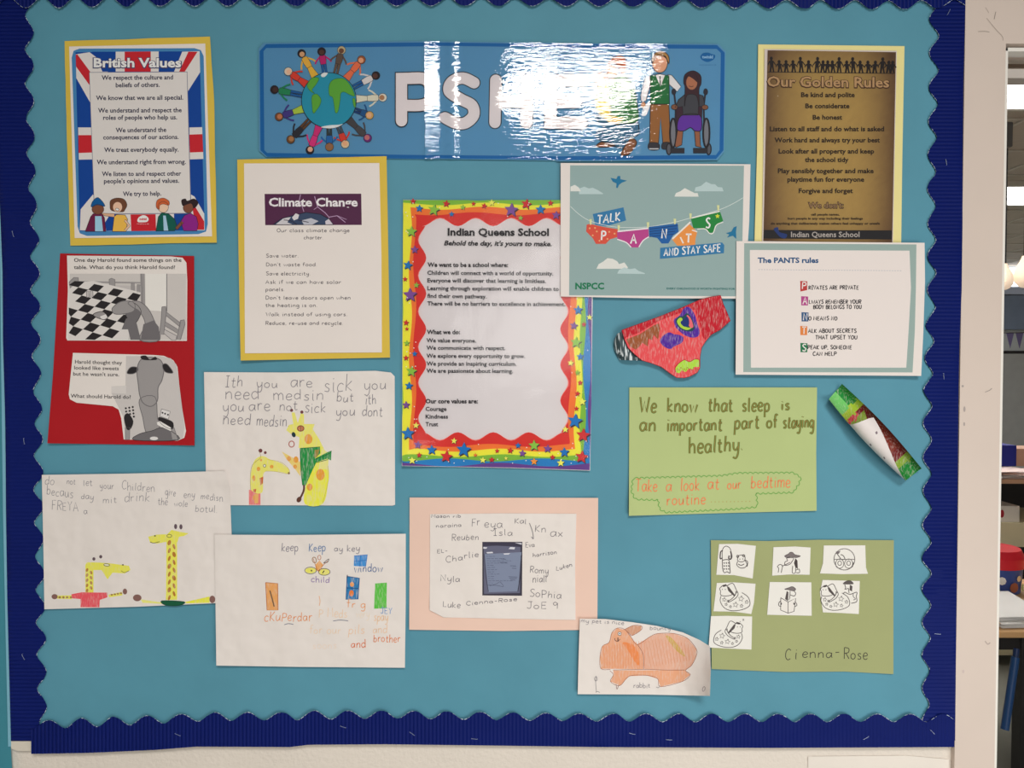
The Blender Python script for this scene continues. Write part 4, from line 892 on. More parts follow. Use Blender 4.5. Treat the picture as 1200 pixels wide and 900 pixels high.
a.text('Indian Queens School', 310, 880, 244, 39, K, .035, y1=246); a.text('Behold the day, it\'s yours to make.', 290, 895, 299, 25, K, .03, y1=304, ital=.25)
a.text('We want to be a school where:', 197, 650, 420, 23, K, .03, y1=422)
for t_, x1, y in [('Children will connect with a world of opportunity.', 904, 465), ('Everyone will discover that learning is limitless.', 864, 508), ('Learning through exploration will enable children to', 935, 552), ('find their own pathway.', 530, 595), ('There will be no barriers to excellence in achievement.', 972, 638)]:
    a.text(t_, 196, x1, y, 22, (40, 38, 44), .02, y1=y+4)
a.text('What we do:', 193, 380, 799, 23, K, .03)
a.fr(460, 385, 4.8)
for t_, x1, y in [('We value everyone.', 470, 77), ('We communicate with respect.', 634, 119), ('We explore every opportunity to grow.', 746, 164), ('We provide an inspiring curriculum.', 698, 208), ('We are passionate about learning.', 678, 248)]:
    a.text(t_, 191, x1, y, 22, (40, 38, 44), .02, y1=y+2)
a.text('Our core values are:', 186, 480, 420, 23, K, .03); a.text('Courage', 186, 304, 463, 22, (40, 38, 44), .02); a.text('Kindness', 186, 312, 506, 22, (40, 38, 44), .02); a.text('Trust', 186, 256, 549, 22, (40, 38, 44), .02)
a.build('printed_design', INK, s1)
FILM3 = film_mat('laminating_film_rippled', .13, [(20, .14, .003, (1, 1, 1)), (90, .35, .0006, (1, 1, .3))])
film('laminating_film', O8, h, FILM3, s1, .0016)

# ---------------------------------------------------------------- washing line poster
T9 = thing('poster', 'grey-blue poster of lettered underpants pegged on a washing line', 'poster', P(768, 270, .01))
h = hfun(.0158, .0003, 90, 91, [(657, 348, 60, .002)])
s1 = sheet('printed_sheet', [(657, 191), (879.5, 192.5), (878, 260), (872, 350), (760, 349.5), (657, 347.5)], h, WHITE, T9)
a = Art(h).fr(640, 180, 4.8)
a.poly([(135, 66), (1113, 68), (1108, 300), (1098, 803), (129, 797)], (140, 162, 159))
cl_, cl2 = (214, 212, 204), (176, 194, 192)
a.poly([(138, 208), (138, 185), (165, 176), (190, 195), (215, 186), (240, 196), (262, 192), (290, 205), (322, 225), (318, 228), (186, 228), (184, 212)], cl2); a.poly([(137, 212), (137, 186), (160, 176), (182, 190), (196, 212)], cl_)
a.poly([(835, 212), (840, 190), (870, 182), (900, 158), (930, 172), (950, 172), (965, 188), (990, 190), (998, 212)], cl2); a.poly([(722, 242), (730, 222), (755, 212), (780, 194), (815, 212), (835, 222), (852, 222), (858, 242)], cl_)
a.poly([(283, 648), (295, 622), (320, 608), (345, 588), (375, 592), (400, 606), (410, 622), (440, 612), (460, 640), (455, 648)], cl_); a.poly([(400, 675), (410, 655), (440, 640), (470, 650), (500, 645), (520, 660), (555, 672), (555, 677)], cl2)
LNc = (206, 212, 206)
a.line([(137, 297), (190, 345), (250, 380), (330, 402), (420, 415), (575, 412), (725, 385), (812, 362), (968, 318), (1050, 282), (1108, 248)], 3, LNc)
a.poly([(262, 340), (435, 302), (450, 376), (335, 410), (275, 400)], (46, 112, 156)); a.hand('TALK', 286, 422, 395, 46, (224, 220, 216), 8, y1=372, jit=.2)
a.poly([(228, 400), (245, 395), (320, 412), (400, 425), (412, 440), (400, 470), (360, 482), (335, 508), (280, 508), (262, 475), (225, 438)], (206, 76, 58))
for q_ in [(245, 420), (285, 438), (262, 460), (355, 440), (385, 450), (300, 490), (345, 480), (275, 418)]: a.ell(*q_, 5, 5, (226, 160, 110), up=False)
a.up(); a.poly([(400, 435), (575, 418), (578, 465), (545, 490), (520, 528), (475, 528), (450, 500), (400, 480)], (176, 62, 128)); a.line([(402, 438), (575, 420)], 8, (224, 216, 216)); a.line([(400, 482), (450, 500), (478, 528)], 6, (224, 216, 216)); a.line([(578, 468), (545, 490), (522, 526)], 6, (224, 216, 216))
a.poly([(577, 412), (740, 393), (745, 440), (715, 460), (688, 505), (650, 506), (625, 475), (580, 466)], (24, 88, 152))
for k in range(4): a.line([(580, 425+k*14), (742-k*8, 405+k*16)], 4, (14, 52, 104))
a.poly([(708, 482), (800, 390), (850, 440), (840, 480), (838, 518), (738, 518)], (222, 138, 66)); a.line([(710, 480), (812, 385)], 9, (226, 216, 206)); a.line([(755, 470), (772, 505)], 8, (226, 216, 206)); a.line([(820, 430), (850, 440)], 6, (226, 216, 206))
a.poly([(815, 368), (978, 325), (996, 378), (950, 405), (940, 445), (918, 445), (890, 420), (828, 420)], (30, 124, 56)); a.line([(820, 362), (976, 325)], 6, (224, 220, 210)); a.line([(996, 386), (958, 402), (940, 446), (918, 448), (895, 424), (850, 425)], 5, (224, 220, 210)); a.star(964, 352, 14, (210, 210, 60))
for ch, x0, x1, y, y1, cp in [('P', 308, 340, 486, 486, 50), ('A', 474, 514, 506, 506, 52), ('N', 648, 684, 476, 476, 52), ('T', 782, 825, 500, 488, 46), ('S', 896, 928, 418, 416, 56)]: a.hand(ch, x0, x1, y, cp, (228, 224, 220), 9, y1, jit=0)
for x, y in [(250, 385), (408, 418), (573, 402), (724, 382), (812, 352), (968, 306)]: a.poly([(x-7, y-16), (x+7, y-16), (x+5, y+14), (x-4, y+16)], (206, 206, 150))
a.poly([(642, 530), (990, 500), (1002, 515), (1000, 560), (640, 592)], (46, 112, 156)); a.hand('AND STAY SAFE', 662, 985, 575, 40, (224, 220, 216), 7, y1=550, jit=.2)
BD = (24, 108, 146)
a.poly([(362, 136), (395, 143), (403, 126), (417, 126), (418, 144), (455, 152), (425, 164), (410, 176), (402, 194), (394, 192), (396, 168), (375, 158)], BD); a.poly([(1072, 408), (1068, 440), (1070, 480), (1050, 462), (1018, 472), (1030, 455), (1012, 448), (1042, 438), (1055, 415)], BD)
a.text('NSPCC', 164, 326, 762, 34, (18, 112, 74), .035); a.text('EVERY CHILDHOOD IS WORTH FIGHTING FOR', 678, 1062, 764, 10, (30, 104, 100), .02, y1=766)
a.build('printed_design', INK, s1)

# ---------------------------------------------------------------- golden rules
T10 = thing('poster', 'gold and brown laminated Golden Rules poster on pale yellow card', 'poster', P(972, 168, .01))
h = hfun(.0112, .0004, 80, 101)
sheet('backing_card', [(888.5, 52), (1060, 54), (1057.5, 180), (1056, 290), (884, 288), (887, 180)], h, YELP, T10, .0004)
h = over(h, .0008, .0004, 70, 102)
O10 = [(896, 57.5), (1051, 59.5), (1048.5, 180), (1046.5, 284), (893, 283), (894.5, 180)]
s1 = sheet('printed_sheet', O10, h, mat('printed_sheet_edge', c(208, 194, 186), .6), T10)
def gold(px, py):
    u = (px-972)/76; v = (py-172)/112; d = min(1, abs(u)**3.2*.85+abs(v)**6*.35)
    n = .5+.5*noise.noise(Vector((px/5, py/5, 2)))+.35*noise.noise(Vector((px/2.1, py/2.1, 7)))
    b = (164, 134, 76); e_ = (84, 58, 40); k = d*.95+.12*(n-.5)
    return tuple(max(10, b[i]*(1-k)+e_[i]*k) for i in range(3))
a = Art(h).fr(870, 40, 3.6)
for i in range(16):
    for j in range(22):
        def g_(u, v): x0 = 106+(88-106)*v; x1 = 648+(632-648)*v; return (x0+(x1-x0)*u, 68+8*u+(873-68)*v)
        a.poly([g_(i/16, j/22), g_((i+1)/16, j/22), g_((i+1)/16, (j+1)/22), g_(i/16, (j+1)/22)], gold, up=False)
a.up()
dk = (34, 28, 28)
a.line([(106, 160), (640, 166)], 3, dk)
r10 = random.Random(4)
for i, x in enumerate([124, 158, 185, 216, 248, 280, 314, 338, 358, 382, 408, 442, 468, 500, 532, 558, 590, 616, 632]):
    H = 66 if i in (0, 4, 6, 10, 12, 16) else 50; tilt = r10.uniform(-4, 4); y0 = 160+x*.006
    a.poly([(x-10, y0), (x-3, y0), (x+1, y0-H*.35), (x+5, y0), (x+11, y0), (x+7, y0-H*.4), (x+9+tilt, y0-H*.72), (x+tilt, y0-H*.8), (x-9+tilt, y0-H*.72), (x-7, y0-H*.4)], dk)
    a.ell(x+tilt, y0-H*.88, 6.5, 8, dk); a.line([(x-8+tilt, y0-H*.7), (x-17, y0-H*.45)], 4, dk); a.line([(x+8+tilt, y0-H*.7), (x+17, y0-H*.45)], 4, dk)
a.poly([(91, 826), (631, 828), (630, 866), (89, 862)], (36, 34, 36))
a.text('Our Golden Rules', 101, 623, 222, 43, (70, 44, 34), .055, y1=226); a.up(); a.text('Our Golden Rules', 105, 619, 220, 41, (176, 140, 98), .02, y1=224); a.up()
tx = (44, 32, 28)
for t_, x0, x1, y, cp in [('Be kind and polite', 248, 474, 265, 19), ('Be considerate', 266, 452, 312, 19), ('Be honest', 297, 421, 360, 19), ('Listen to all staff and do what is asked', 116, 598, 409, 19), ('Work hard and always try your best', 136, 580, 456, 19), ('Look after all property and keep', 153, 556, 503, 19), ('the school tidy', 264, 448, 539, 19),
    ('Play sensibly together and make', 150, 554, 586, 19), ('playtime fun for everyone', 190, 514, 622, 19), ('Forgive and forget', 238, 466, 670, 19), ('call people names,', 290, 410, 765, 9), ('hurt people in any way including their feelings', 192, 508, 782, 9), ('do anything that deliberately makes others feel unhappy or unsafe', 120, 580, 803, 9)]:
    a.text(t_, x0, x1, y, cp, tx, .022)
a.text("We don't:", 276, 428, 734, 24, (60, 42, 34), .06); a.up(); a.text("We don't:", 279, 425, 733, 22, (150, 118, 84), .01); a.text('Indian Queens School', 205, 494, 856, 22, (176, 166, 158), .015)
a.poly([(132, 822), (150, 815), (156, 835), (188, 845), (180, 862), (160, 856), (146, 842)], (36, 56, 110), True)
a.build('printed_design', INK, s1)
FILM4 = film_mat('laminating_film_clear', .05, [(24, .5, .004, (1, 1, 1)), (80, .6, .0016, (1, 1, .35))])
film('laminating_film', O10, h, FILM4, s1, .0018)

# ---------------------------------------------------------------- lettered rules sheet
T11 = thing('poster', 'white sheet in a grey-green border listing five rules beside coloured initial squares', 'poster', P(972, 362, .01))
h = hfun(.0178, .0005, 70, 111, [(1083, 330, 30, .003), (1080, 438, 40, .003)])
s1 = sheet('printed_sheet', [(863, 282.5), (960, 283.5), (1083.5, 284.5), (1084, 330), (1082, 390), (1079.5, 440.5), (862, 439)], h, WHITE, T11)
a = Art(h).fr(850, 275, 4.8); TG = (144, 163, 156)
a.poly([(106, 48), (1075, 55), (1072, 300), (1066, 540), (1053, 775), (101, 773)], TG); a.poly([(138, 86), (1036, 90), (1044, 300), (1032, 520), (1018, 748), (144, 748)], (222, 210, 203))
a.text('The PANTS rules', 182, 524, 158, 28, (30, 76, 118), .035); 
for k in range(54): a.poly([(186+k*15, 195+k*.12), (195+k*15, 195+k*.12), (195+k*15, 198+k*.12), (186+k*15, 198+k*.12)], (170, 170, 176), up=False)
a.up()
for ch, y, col, x in [('P', 260, (178, 56, 54), 421), ('A', 346, (170, 66, 128), 426), ('N', 436, (46, 82, 122), 428), ('T', 513, (214, 124, 62), 421), ('S', 609, (30, 110, 70), 422)]:
    a.poly([(x, y), (x+40, y+2), (x+39, y+52), (x+1, y+52+(8 if ch == 'P' else 0))], col); a.hand(ch, x+9, x+38, y+45, 38, (226, 214, 208), 6, jit=0)
for t_, x0, x1, y in [('RIVATES ARE PRIVATE', 468, 752, 308), ('LWAYS REMEMBER YOUR', 470, 766, 388), ('BODY BELONGS TO YOU', 494, 768, 417), ('O MEANS NO', 467, 632, 481), ('ALK ABOUT SECRETS', 466, 740, 551), ('THAT UPSET YOU', 506, 745, 588), ('PEAK UP, SOMEONE', 462, 714, 644), ('CAN HELP', 492, 628, 680)]:
    a.hand(t_, x0, x1, y, 21, K, 4.6, jit=.3)
a.build('printed_design', INK, s1)

# ---------------------------------------------------------------- crayoned underpants cut-out with a curled edge
T12 = thing('paper_cutout', 'red crayoned paper underpants cut-out with a purple heart, left edge curled', 'cutout', P(790, 395, .01))
h = hfun(.0182, .0006, 40, 121, [(760, 440, 1, 0)])
def h12(x, y): return h(x, y)+.0035*math.exp(-((x-735)/22)**2)
OP = [(190, 312), (330, 262), (500, 200), (650, 140), (800, 75), (890, 52), (962, 40), (985, 110), (1012, 170), (1040, 240), (960, 310), (890, 348), (850, 395), (815, 450), (803, 520), (802, 610), (780, 645), (720, 676), (680, 686), (620, 684), (575, 655), (500, 600), (420, 570), (350, 550), (290, 500), (240, 450), (212, 385)]
fo = [(700+x/6.667, 340+y/6.667) for x, y in OP]
s1 = sheet('crayoned_paper', fo, h12, mat('salmon_crayon_paper', c(232, 104, 104), .6, (200, .3, .0005), .1, mscale=120), T12, step=6)
a = Art(h12, step=6).fr(700, 340, 6.667); DR = (188, 22, 40); a.poly(OP, (222, 74, 78))
a.poly([(190, 312), (330, 262), (500, 200), (650, 140), (760, 98), (770, 150), (640, 180), (480, 240), (330, 330), (225, 370), (212, 385)], DR)
a.poly([(760, 92), (890, 52), (962, 40), (985, 110), (1012, 170), (1038, 240), (960, 310), (890, 348), (840, 390), (820, 360), (800, 260), (770, 170)], DR)
a.poly([(225, 385), (330, 345), (440, 275), (482, 260), (490, 300), (475, 385), (440, 350), (430, 390), (400, 380), (395, 440), (350, 410), (330, 440), (300, 465), (255, 440)], (150, 82, 46))
a.poly([(610, 610), (640, 570), (680, 545), (720, 560), (760, 540), (795, 545), (795, 600), (760, 600), (745, 620), (715, 612), (690, 640), (660, 625), (640, 650), (612, 640)], (168, 210, 62))
a.poly([(490, 400), (510, 360), (560, 330), (600, 345), (640, 350), (672, 370), (660, 410), (600, 440), (570, 460), (520, 440)], (78, 36, 146), True)
a.poly([(600, 230), (640, 200), (680, 140), (720, 135), (760, 190), (780, 260), (800, 330), (780, 365), (730, 370), (680, 350), (640, 320), (608, 280)], (78, 36, 146), True)
a.build('crayon_colouring', CRAYON, s1)
a = Art(h12, step=6).fr(700, 340, 6.667); a.z = 12
a.poly([(612, 240), (640, 205), (668, 205), (700, 180), (735, 215), (760, 290), (740, 320), (690, 320), (640, 295)], (30, 70, 76), True); a.poly([(622, 245), (645, 215), (665, 225), (660, 260), (700, 290), (735, 295), (700, 312), (650, 290)], (168, 200, 60), True); a.poly([(700, 195), (730, 220), (750, 285), (725, 292), (705, 250)], (232, 100, 110), True)
a.poly([(652, 245), (672, 232), (700, 205), (718, 240), (712, 280), (680, 285), (655, 265)], (28, 48, 110), True)
a.line([(fx, fy) for fx, fy in OP+[OP[0]]], 3.5, (120, 16, 30), False)
r12 = random.Random(9)
for k in range(7): a.line([(620+k*25, 640-(k % 2)*14), (628+k*25, 612-(k % 2)*10), (640+k*25, 632-(k % 2)*12)], 3, (150, 100, 50))
a.line([(612, 640), (610, 600), (640, 570), (680, 545), (720, 560), (760, 540), (795, 545), (796, 598)], 4, (150, 40, 40))
a.build('crayon_detail', PENCIL, s1)
bm = bmesh.new(); rr = []     # rolled left edge: a half tube running down the cut edge
pA = [(702+196/6.667-2, 340+318/6.667), (700+228/6.667, 340+400/6.667), (700+268/6.667, 340+470/6.667), (700+352/6.667, 340+552/6.667)]
pB = [(700+150/6.667, 340+345/6.667), (700+128/6.667, 340+400/6.667), (700+135/6.667, 340+470/6.667), (700+172/6.667, 340+545/6.667)]
pA, pB = crom(pA, False, 5), crom(pB, False, 5); N = 12
for side in (0, 1):
    for (ax, ay), (bx, by) in zip(pA, pB):
        row = []
        for k in range(N+1):
            th = math.pi*k/N*.95; u = .5-.5*math.cos(th); hh = .0125+(.0085-.0004*side)*math.sin(th)+.003*(1-u)
            row.append(bm.verts.new(P(ax+(bx-ax)*u, ay+(by-ay)*u, hh)))
        rr.append(row)
M_ = len(pA)
for s_ in (0, 1):
    for i in range(M_-1):
        for k in range(N): q1, q2 = rr[s_*M_+i], rr[s_*M_+i+1]; bm.faces.new((q1[k], q1[k+1], q2[k+1], q2[k]))
for i in range(M_-1):
    for k in (0, N): bm.faces.new((rr[i][k], rr[i+1][k], rr[M_+i+1][k], rr[M_+i][k]))
for i in (0, M_-1):
    for k in range(N): bm.faces.new((rr[i][k], rr[i][k+1], rr[M_+i][k+1], rr[M_+i][k]))
m_, nt_, b_ = nodes('dark_scribbled_paper'); b_.inputs['Roughness'].default_value = .35
tc = nt_.nodes.new('ShaderNodeTexCoord'); mp = nt_.nodes.new('ShaderNodeMapping'); nz = nt_.nodes.new('ShaderNodeTexNoise'); cr = nt_.nodes.new('ShaderNodeValToRGB')
mp.inputs['Rotation'].default_value = (0, math.radians(22), 0); mp.inputs['Scale'].default_value = (1, 1, .12); nz.inputs['Scale'].default_value = 420; nz.inputs['Detail'].default_value = 1
e = cr.color_ramp.elements; e[0].position = .5; e[1].position = .62; e[0].color = (*c(44, 62, 66), 1); e[1].color = (*c(200, 205, 205), 1)
nt_.links.new(tc.outputs['Object'], mp.inputs[0]); nt_.links.new(mp.outputs[0], nz.inputs['Vector']); nt_.links.new(nz.outputs[0], cr.inputs[0]); nt_.links.new(cr.outputs[0], b_.inputs['Base Color'])
o = link_mesh('curled_edge', bm, m_, T12, smooth=True); o['label'] = 'dark scribbled paper rolled back on itself'

# ---------------------------------------------------------------- sleep card
T13 = thing('card', 'light green card saying sleep is an important part of staying healthy', 'card', P(847, 529, .01))
h = hfun(.0112, .0006, 80, 131, [(737, 605, 60, .006), (957, 598, 50, .003)])
s1 = sheet('card_sheet', [(737.5, 454), (957.5, 454), (956.5, 530), (957, 598.5), (860, 601), (737, 604.5)], h, LIME, T13, .0004)
a = Art(h, base=.0004).fr(725, 445, 5); GT, OR, GL_ = (84, 106, 38), (158, 130, 72), (112, 156, 64)
W13 = [('We', 122, 228, 190, 190, 88), ('know', 284, 468, 190, 190, 84), ('that', 522, 676, 186, 188, 84), ('sleep', 722, 892, 184, 184, 80), ('is', 952, 1008, 176, 178, 60), ('an', 122, 226, 300, 300, 84), ('important', 282, 612, 300, 296, 76), ('part', 676, 830, 290, 280, 80), ('of', 866, 938, 280, 280, 76), ('staying', 962, 1148, 284, 280, 74), ('healthy.', 410, 736, 434, 412, 92)]
for t_, x0, x1, y, y1, cp in W13: a.rnd = random.Random(x0); a.hand(t_, x0, x1, y, cp, GT, 12, y1, jit=.25)
for t_, x0, x1, y, y1, cp in W13: a.rnd = random.Random(x0); a.hand(t_, x0, x1, y, cp, OR, 3.4, y1, jit=.25)
for t_, x0, x1, y, y1, cp in [('Take', 98, 232, 655, 655, 72), ('a', 276, 316, 655, 655, 70), ('look', 362, 480, 650, 646, 76), ('at', 520, 596, 642, 640, 72), ('our', 636, 722, 640, 636, 60), ('bedtime', 774, 1012, 636, 630, 72), ('routine', 280, 516, 735, 728, 66)]:
    a.hand(t_, x0, x1, y, cp, (226, 128, 84), 6, y1, jit=.2)
for k in range(11): a.ell(543+k*22.5, 716-k*.3, 3, 3, (170, 150, 84), up=False)
def cloud(path, nb, r):
    pts = []
    L = [0]
    for p, q in zip(path, path[1:]): L.append(L[-1]+math.hypot(q[0]-p[0], q[1]-p[1]))
    def pos(s_):
        for i in range(len(L)-1):
            if s_ <= L[i+1]+1e-6: u = (s_-L[i])/(L[i+1]-L[i]); return (path[i][0]+(path[i+1][0]-path[i][0])*u, path[i][1]+(path[i+1][1]-path[i][1])*u), (path[i+1][0]-path[i][0], path[i+1][1]-path[i][1])
    n = nb*5
    for k in range(n+1):
        p, d = pos(L[-1]*k/n*.9999); dd = math.hypot(*d); b = abs(math.sin(math.pi*k/5))*r; pts.append((p[0]+d[1]/dd*b, p[1]-d[0]/dd*b))
    return pts
a.line(cloud([(90, 582), (600, 568), (700, 552), (1020, 550), (1062, 575), (1050, 610), (1020, 655), (800, 662), (808, 740), (690, 752), (420, 765), (280, 772), (245, 755), (236, 700), (100, 695), (80, 650), (90, 582)], 74, 10), 4.5, (96, 156, 70), False)
a.build('felt_pen_writing', PENCIL, s1)

# ---------------------------------------------------------------- rolled fruit picture
T14 = thing('paper_roll', 'rolled strip of paper coloured green and red like fruit, white underside showing', 'roll', P(1026, 506, .01))
def roll(inner):
    bm = bmesh.new(); cl = bm.loops.layers.float_color.new('Col'); NS, NT = 48, 30; rows = []; uv = []
    A0, A1 = (979, 459), (1070.5, 556); ax, ay = A1[0]-A0[0], A1[1]-A0[1]; L = math.hypot(ax, ay); ax, ay = ax/L, ay/L; px_, py_ = ay, -ax   # towards upper right
    mpx = 1.17/900
    for i in range(NS+1):
        s_ = i/NS; r = 11.6+3.6*math.sin(math.pi*min(1, s_*.95+.03)); r_ = r-(.12 if inner else 0)
        fl_ = 8 if s_ < .29 else (8+134*(s_-.29)/.10 if s_ < .39 else 138*(1-(s_-.39)/.61)**.7+4)
        tR = -4
        row = []; uu = []
        for k in range(NT+1):
            t_ = k/NT; th = math.radians(tR-(tR+180+fl_)*t_)       # right rim, round the back, left, over the front
            skew = (-3.5*math.cos(th)*0+ (t_-.5)*0)
            rx = r_*math.cos(th); rh = r_*math.sin(th)
            if s_ > .8 and t_ < .45: rx += (s_-.8)*0
            x = A0[0]+ax*L*s_+px_*rx; y = A0[1]+ay*L*s_+py_*rx
            if s_ < .05: x += 0
            endskew = 4*(1-2*t_)*(-1 if s_ < .5 else 1)*abs(2*s_-1)**3
            x += ax*endskew*.4; y += ay*endskew*.4
            row.append(bm.verts.new(P(x, y, .0115+(r+rh)*mpx))); uu.append((s_, t_))
        rows.append(row); uv.append(uu)
    for i in range(NS):
        for k in range(NT):
            f = bm.faces.new((rows[i][k], rows[i][k+1], rows[i+1][k+1], rows[i+1][k])); s_, t_ = uv[i][k]
            n = noise.noise(Vector((s_*9, t_*7, 3)))*.02; q = s_+n
            if inner:
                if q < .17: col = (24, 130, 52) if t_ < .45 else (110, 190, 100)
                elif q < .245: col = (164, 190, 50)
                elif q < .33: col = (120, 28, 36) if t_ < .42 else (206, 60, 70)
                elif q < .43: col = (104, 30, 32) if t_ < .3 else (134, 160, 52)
                elif q < .72: col = (126, 46, 34)
                elif q < .80: col = (110, 26, 30)
                elif q < .87: col = (126, 156, 44)
                else: col = (20, 122, 44)
                if .29 < q < .42 and t_ > .22: col = (132, 158, 52)
            else: col = (120, 104, 110) if (i, k) in {(24, 27), (34, 24), (26, 21), (38, 21)} else (220, 210, 205)
            for l in f.loops: l[cl] = (*c(*col), 1)
    return link_mesh('coloured_side' if inner else 'plain_side', bm, [CRAYON if inner else INK], T14, smooth=True)
roll(True); roll(False)


# ---------------------------------------------------------------- pink card with class names
T15 = thing('poster', 'pink card framing a white sheet of pencilled names round a small dark photo', 'poster', P(590, 661, .01))
h = hfun(.0112, .0006, 80, 151, [(700, 585, 30, .003), (480, 738, 40, .002)])
sheet('backing_card', [(480, 583), (701, 583.5), (700.5, 660), (700, 738), (590, 739.5), (479.5, 738)], h, PINK, T15, .0004)
h = over(h, .0007, .0006, 60, 152, [(505, 722, 30, .003)])
s1 = sheet('paper_sheet', [(504, 602.5), (590, 601.5), (675.5, 602), (674, 660), (674.5, 726.5), (590, 725), (520, 723.5), (503.5, 715)], h, DRAWP, T15)
a = Art(h).fr(470, 575, 5); pc = (100, 94, 100)
a.poly([(476, 300), (711, 300), (709, 616), (476, 614)], (58, 54, 66)); a.poly([(484, 312), (700, 312), (697, 600), (486, 605)], (96, 96, 116)); a.poly([(490, 372), (706, 360), (694, 470), (686, 590), (512, 595)], (122, 130, 152)); a.poly([(480, 302), (706, 302), (706, 330), (560, 322), (482, 326)], (60, 56, 72))
for p in ([(630, 342), (640, 330), (668, 332), (664, 344)], [(482, 330), (505, 332), (500, 340), (482, 340)], [(500, 360), (535, 358), (540, 366), (505, 368)], [(600, 368), (640, 366), (630, 374), (604, 375)], [(665, 304), (708, 308), (706, 316), (690, 312)]): a.poly(p, (206, 204, 210))
a.line([(488, 372), (494, 480), (512, 592)], 3, (52, 52, 66)); a.line([(704, 380), (700, 480), (684, 590)], 4, (40, 40, 50))
r15 = random.Random(2)
for k, y in enumerate(range(385, 560, 13)):
    x = 500+k; 
    while x < 500+r15.choice([40, 90, 130, 150]): w_ = r15.uniform(8, 22); a.line([(x, y), (x+w_, y+r15.uniform(-1, 1.5))], 2.6, (84, 90, 112), False, up=False); x += w_+5
for x, y, w_ in [(640, 440, 34), (650, 454, 26), (630, 504, 52), (634, 512, 44), (640, 522, 30), (585, 400, 30), (580, 420, 40)]: a.line([(x, y), (x+w_, y+2)], 2.6, (70, 74, 96), False, up=False)
a.up(); a.line([(500, 552), (560, 555), (600, 562), (580, 535), (560, 545), (520, 558)], 2.5, (80, 84, 104))
for t_, x0, x1, y, y1, cp in [('Mason rib', 176, 354, 158, 158, 18), ('naraina', 204, 358, 216, 210, 22), ('Fr', 412, 468, 212, 200, 46), ('eya', 486, 600, 216, 222, 44), ('Isla', 540, 660, 262, 262, 38), ('Reuben', 296, 460, 292, 286, 36), ('EL-', 210, 276, 366, 360, 22), ('Charlie', 260, 462, 422, 380, 34), ('Nyla', 230, 350, 530, 534, 34), ('Luke', 244, 352, 680, 690, 34),
    ('Cienna-Rose', 380, 684, 672, 642, 22), ('Kal', 664, 738, 190, 196, 28), ('Kn', 782, 856, 240, 248, 42), ('ax', 872, 958, 268, 268, 48), ('Eva', 728, 786, 332, 328, 28), ('harrison', 772, 916, 390, 368, 24), ('Luken', 908, 1006, 466, 440, 22), ('Romy', 754, 868, 482, 490, 38), ('niall', 770, 858, 536, 536, 42), ('SoPhia', 752, 944, 622, 634, 42), ('JoE 9', 734, 930, 692, 690, 38)]:
    a.hand(t_, x0, x1, y, cp, pc, 3.2, y1, jit=.5)
a.line([(752, 190), (770, 240), (775, 282), (764, 270)], 4, pc)
a.build('names_and_photo', PENCIL, s1)

# ---------------------------------------------------------------- seven small pictures on green card
T16 = thing('poster', 'green card with seven small black and white bedtime pictures glued in rows', 'poster', P(940, 711, .01))
h = hfun(.0108, .0005, 80, 161, [(833, 786, 50, .003), (1047, 790, 40, .003)])
s0 = sheet('backing_card', [(833, 633), (900, 634), (960, 632.5), (1047.5, 633), (1047, 700), (1047, 790), (990, 787), (920, 787.5), (834, 784)], h, GREEN, T16, .0004)
h2 = over(h, .0008, .0002, 60, 162)
fr5 = lambda pts: [(820+x/5, 620+y/5) for x, y in pts]
PW = mat('cut_out_paper', c(228, 219, 210), .75, (14, .2, .001), .012)
mini = [[(113, 88), (220, 86), (329, 98), (310, 290), (200, 270), (97, 268)], [(432, 106), (560, 102), (650, 108), (644, 268), (530, 266), (424, 273)], [(727, 96), (970, 95), (974, 225), (986, 262), (830, 264), (704, 260), (722, 200)],
        [(100, 316), (200, 312), (327, 320), (318, 430), (302, 498), (200, 484), (80, 482)], [(410, 310), (654, 312), (656, 508), (395, 502)], [(720, 298), (938, 304), (932, 498), (830, 492), (722, 488), (704, 370)], [(66, 510), (150, 508), (307, 512), (303, 706), (160, 700), (52, 694)]]
lab = ['picture of a brush and a teddy', 'picture of two figures, one in a hat', 'picture of a round basin', 'picture of a sleeper in a starry blanket', 'picture of a reader with an open book', 'picture of a sleeper and a reader', 'picture of a sleeper facing right']
SPs = [sheet('small_picture', fr5(q_), h2, PW, T16, .0003) for q_ in mini]
for o_, l_ in zip(SPs, lab): o_['label'] = l_
AA = [Art(h2) for _ in SPs]; a = AA[0]; G_ = (70, 62, 62)
def ln(p, w=8, col=G_, sm=True): a.line(p, w, col, sm)
a.fr(830, 630, 10)
# toothbrush-shaped comb and teddy
ln([(165, 270), (165, 150), (200, 102), (245, 115), (265, 160), (265, 250)]); ln([(170, 150), (145, 170), (140, 245), (160, 240)], 14); ln([(262, 160), (275, 220), (262, 252), (240, 245), (245, 210)], 16); ln([(165, 265), (240, 262), (252, 350), (255, 415), (220, 400), (190, 412), (170, 370), (165, 265)], 9)
for k in range(9): ln([(182+(k % 3)*26, 290+(k//3)*35), (192+(k % 3)*26, 305+(k//3)*35)], 12)
ln([(345, 240), (350, 215), (400, 205), (430, 225), (425, 270), (385, 285), (345, 270), (345, 240)]); a.ell(345, 220, 13, 13, None, line=G_, w=8); a.ell(415, 213, 13, 13, None, line=G_, w=8); a.ell(370, 252, 6, 6, G_); a.ell(405, 250, 6, 6, G_); ln([(345, 280), (335, 320), (375, 355), (430, 350), (455, 310), (430, 265), (462, 285), (455, 340)]); ln([(350, 310), (385, 325), (420, 310)], 9)
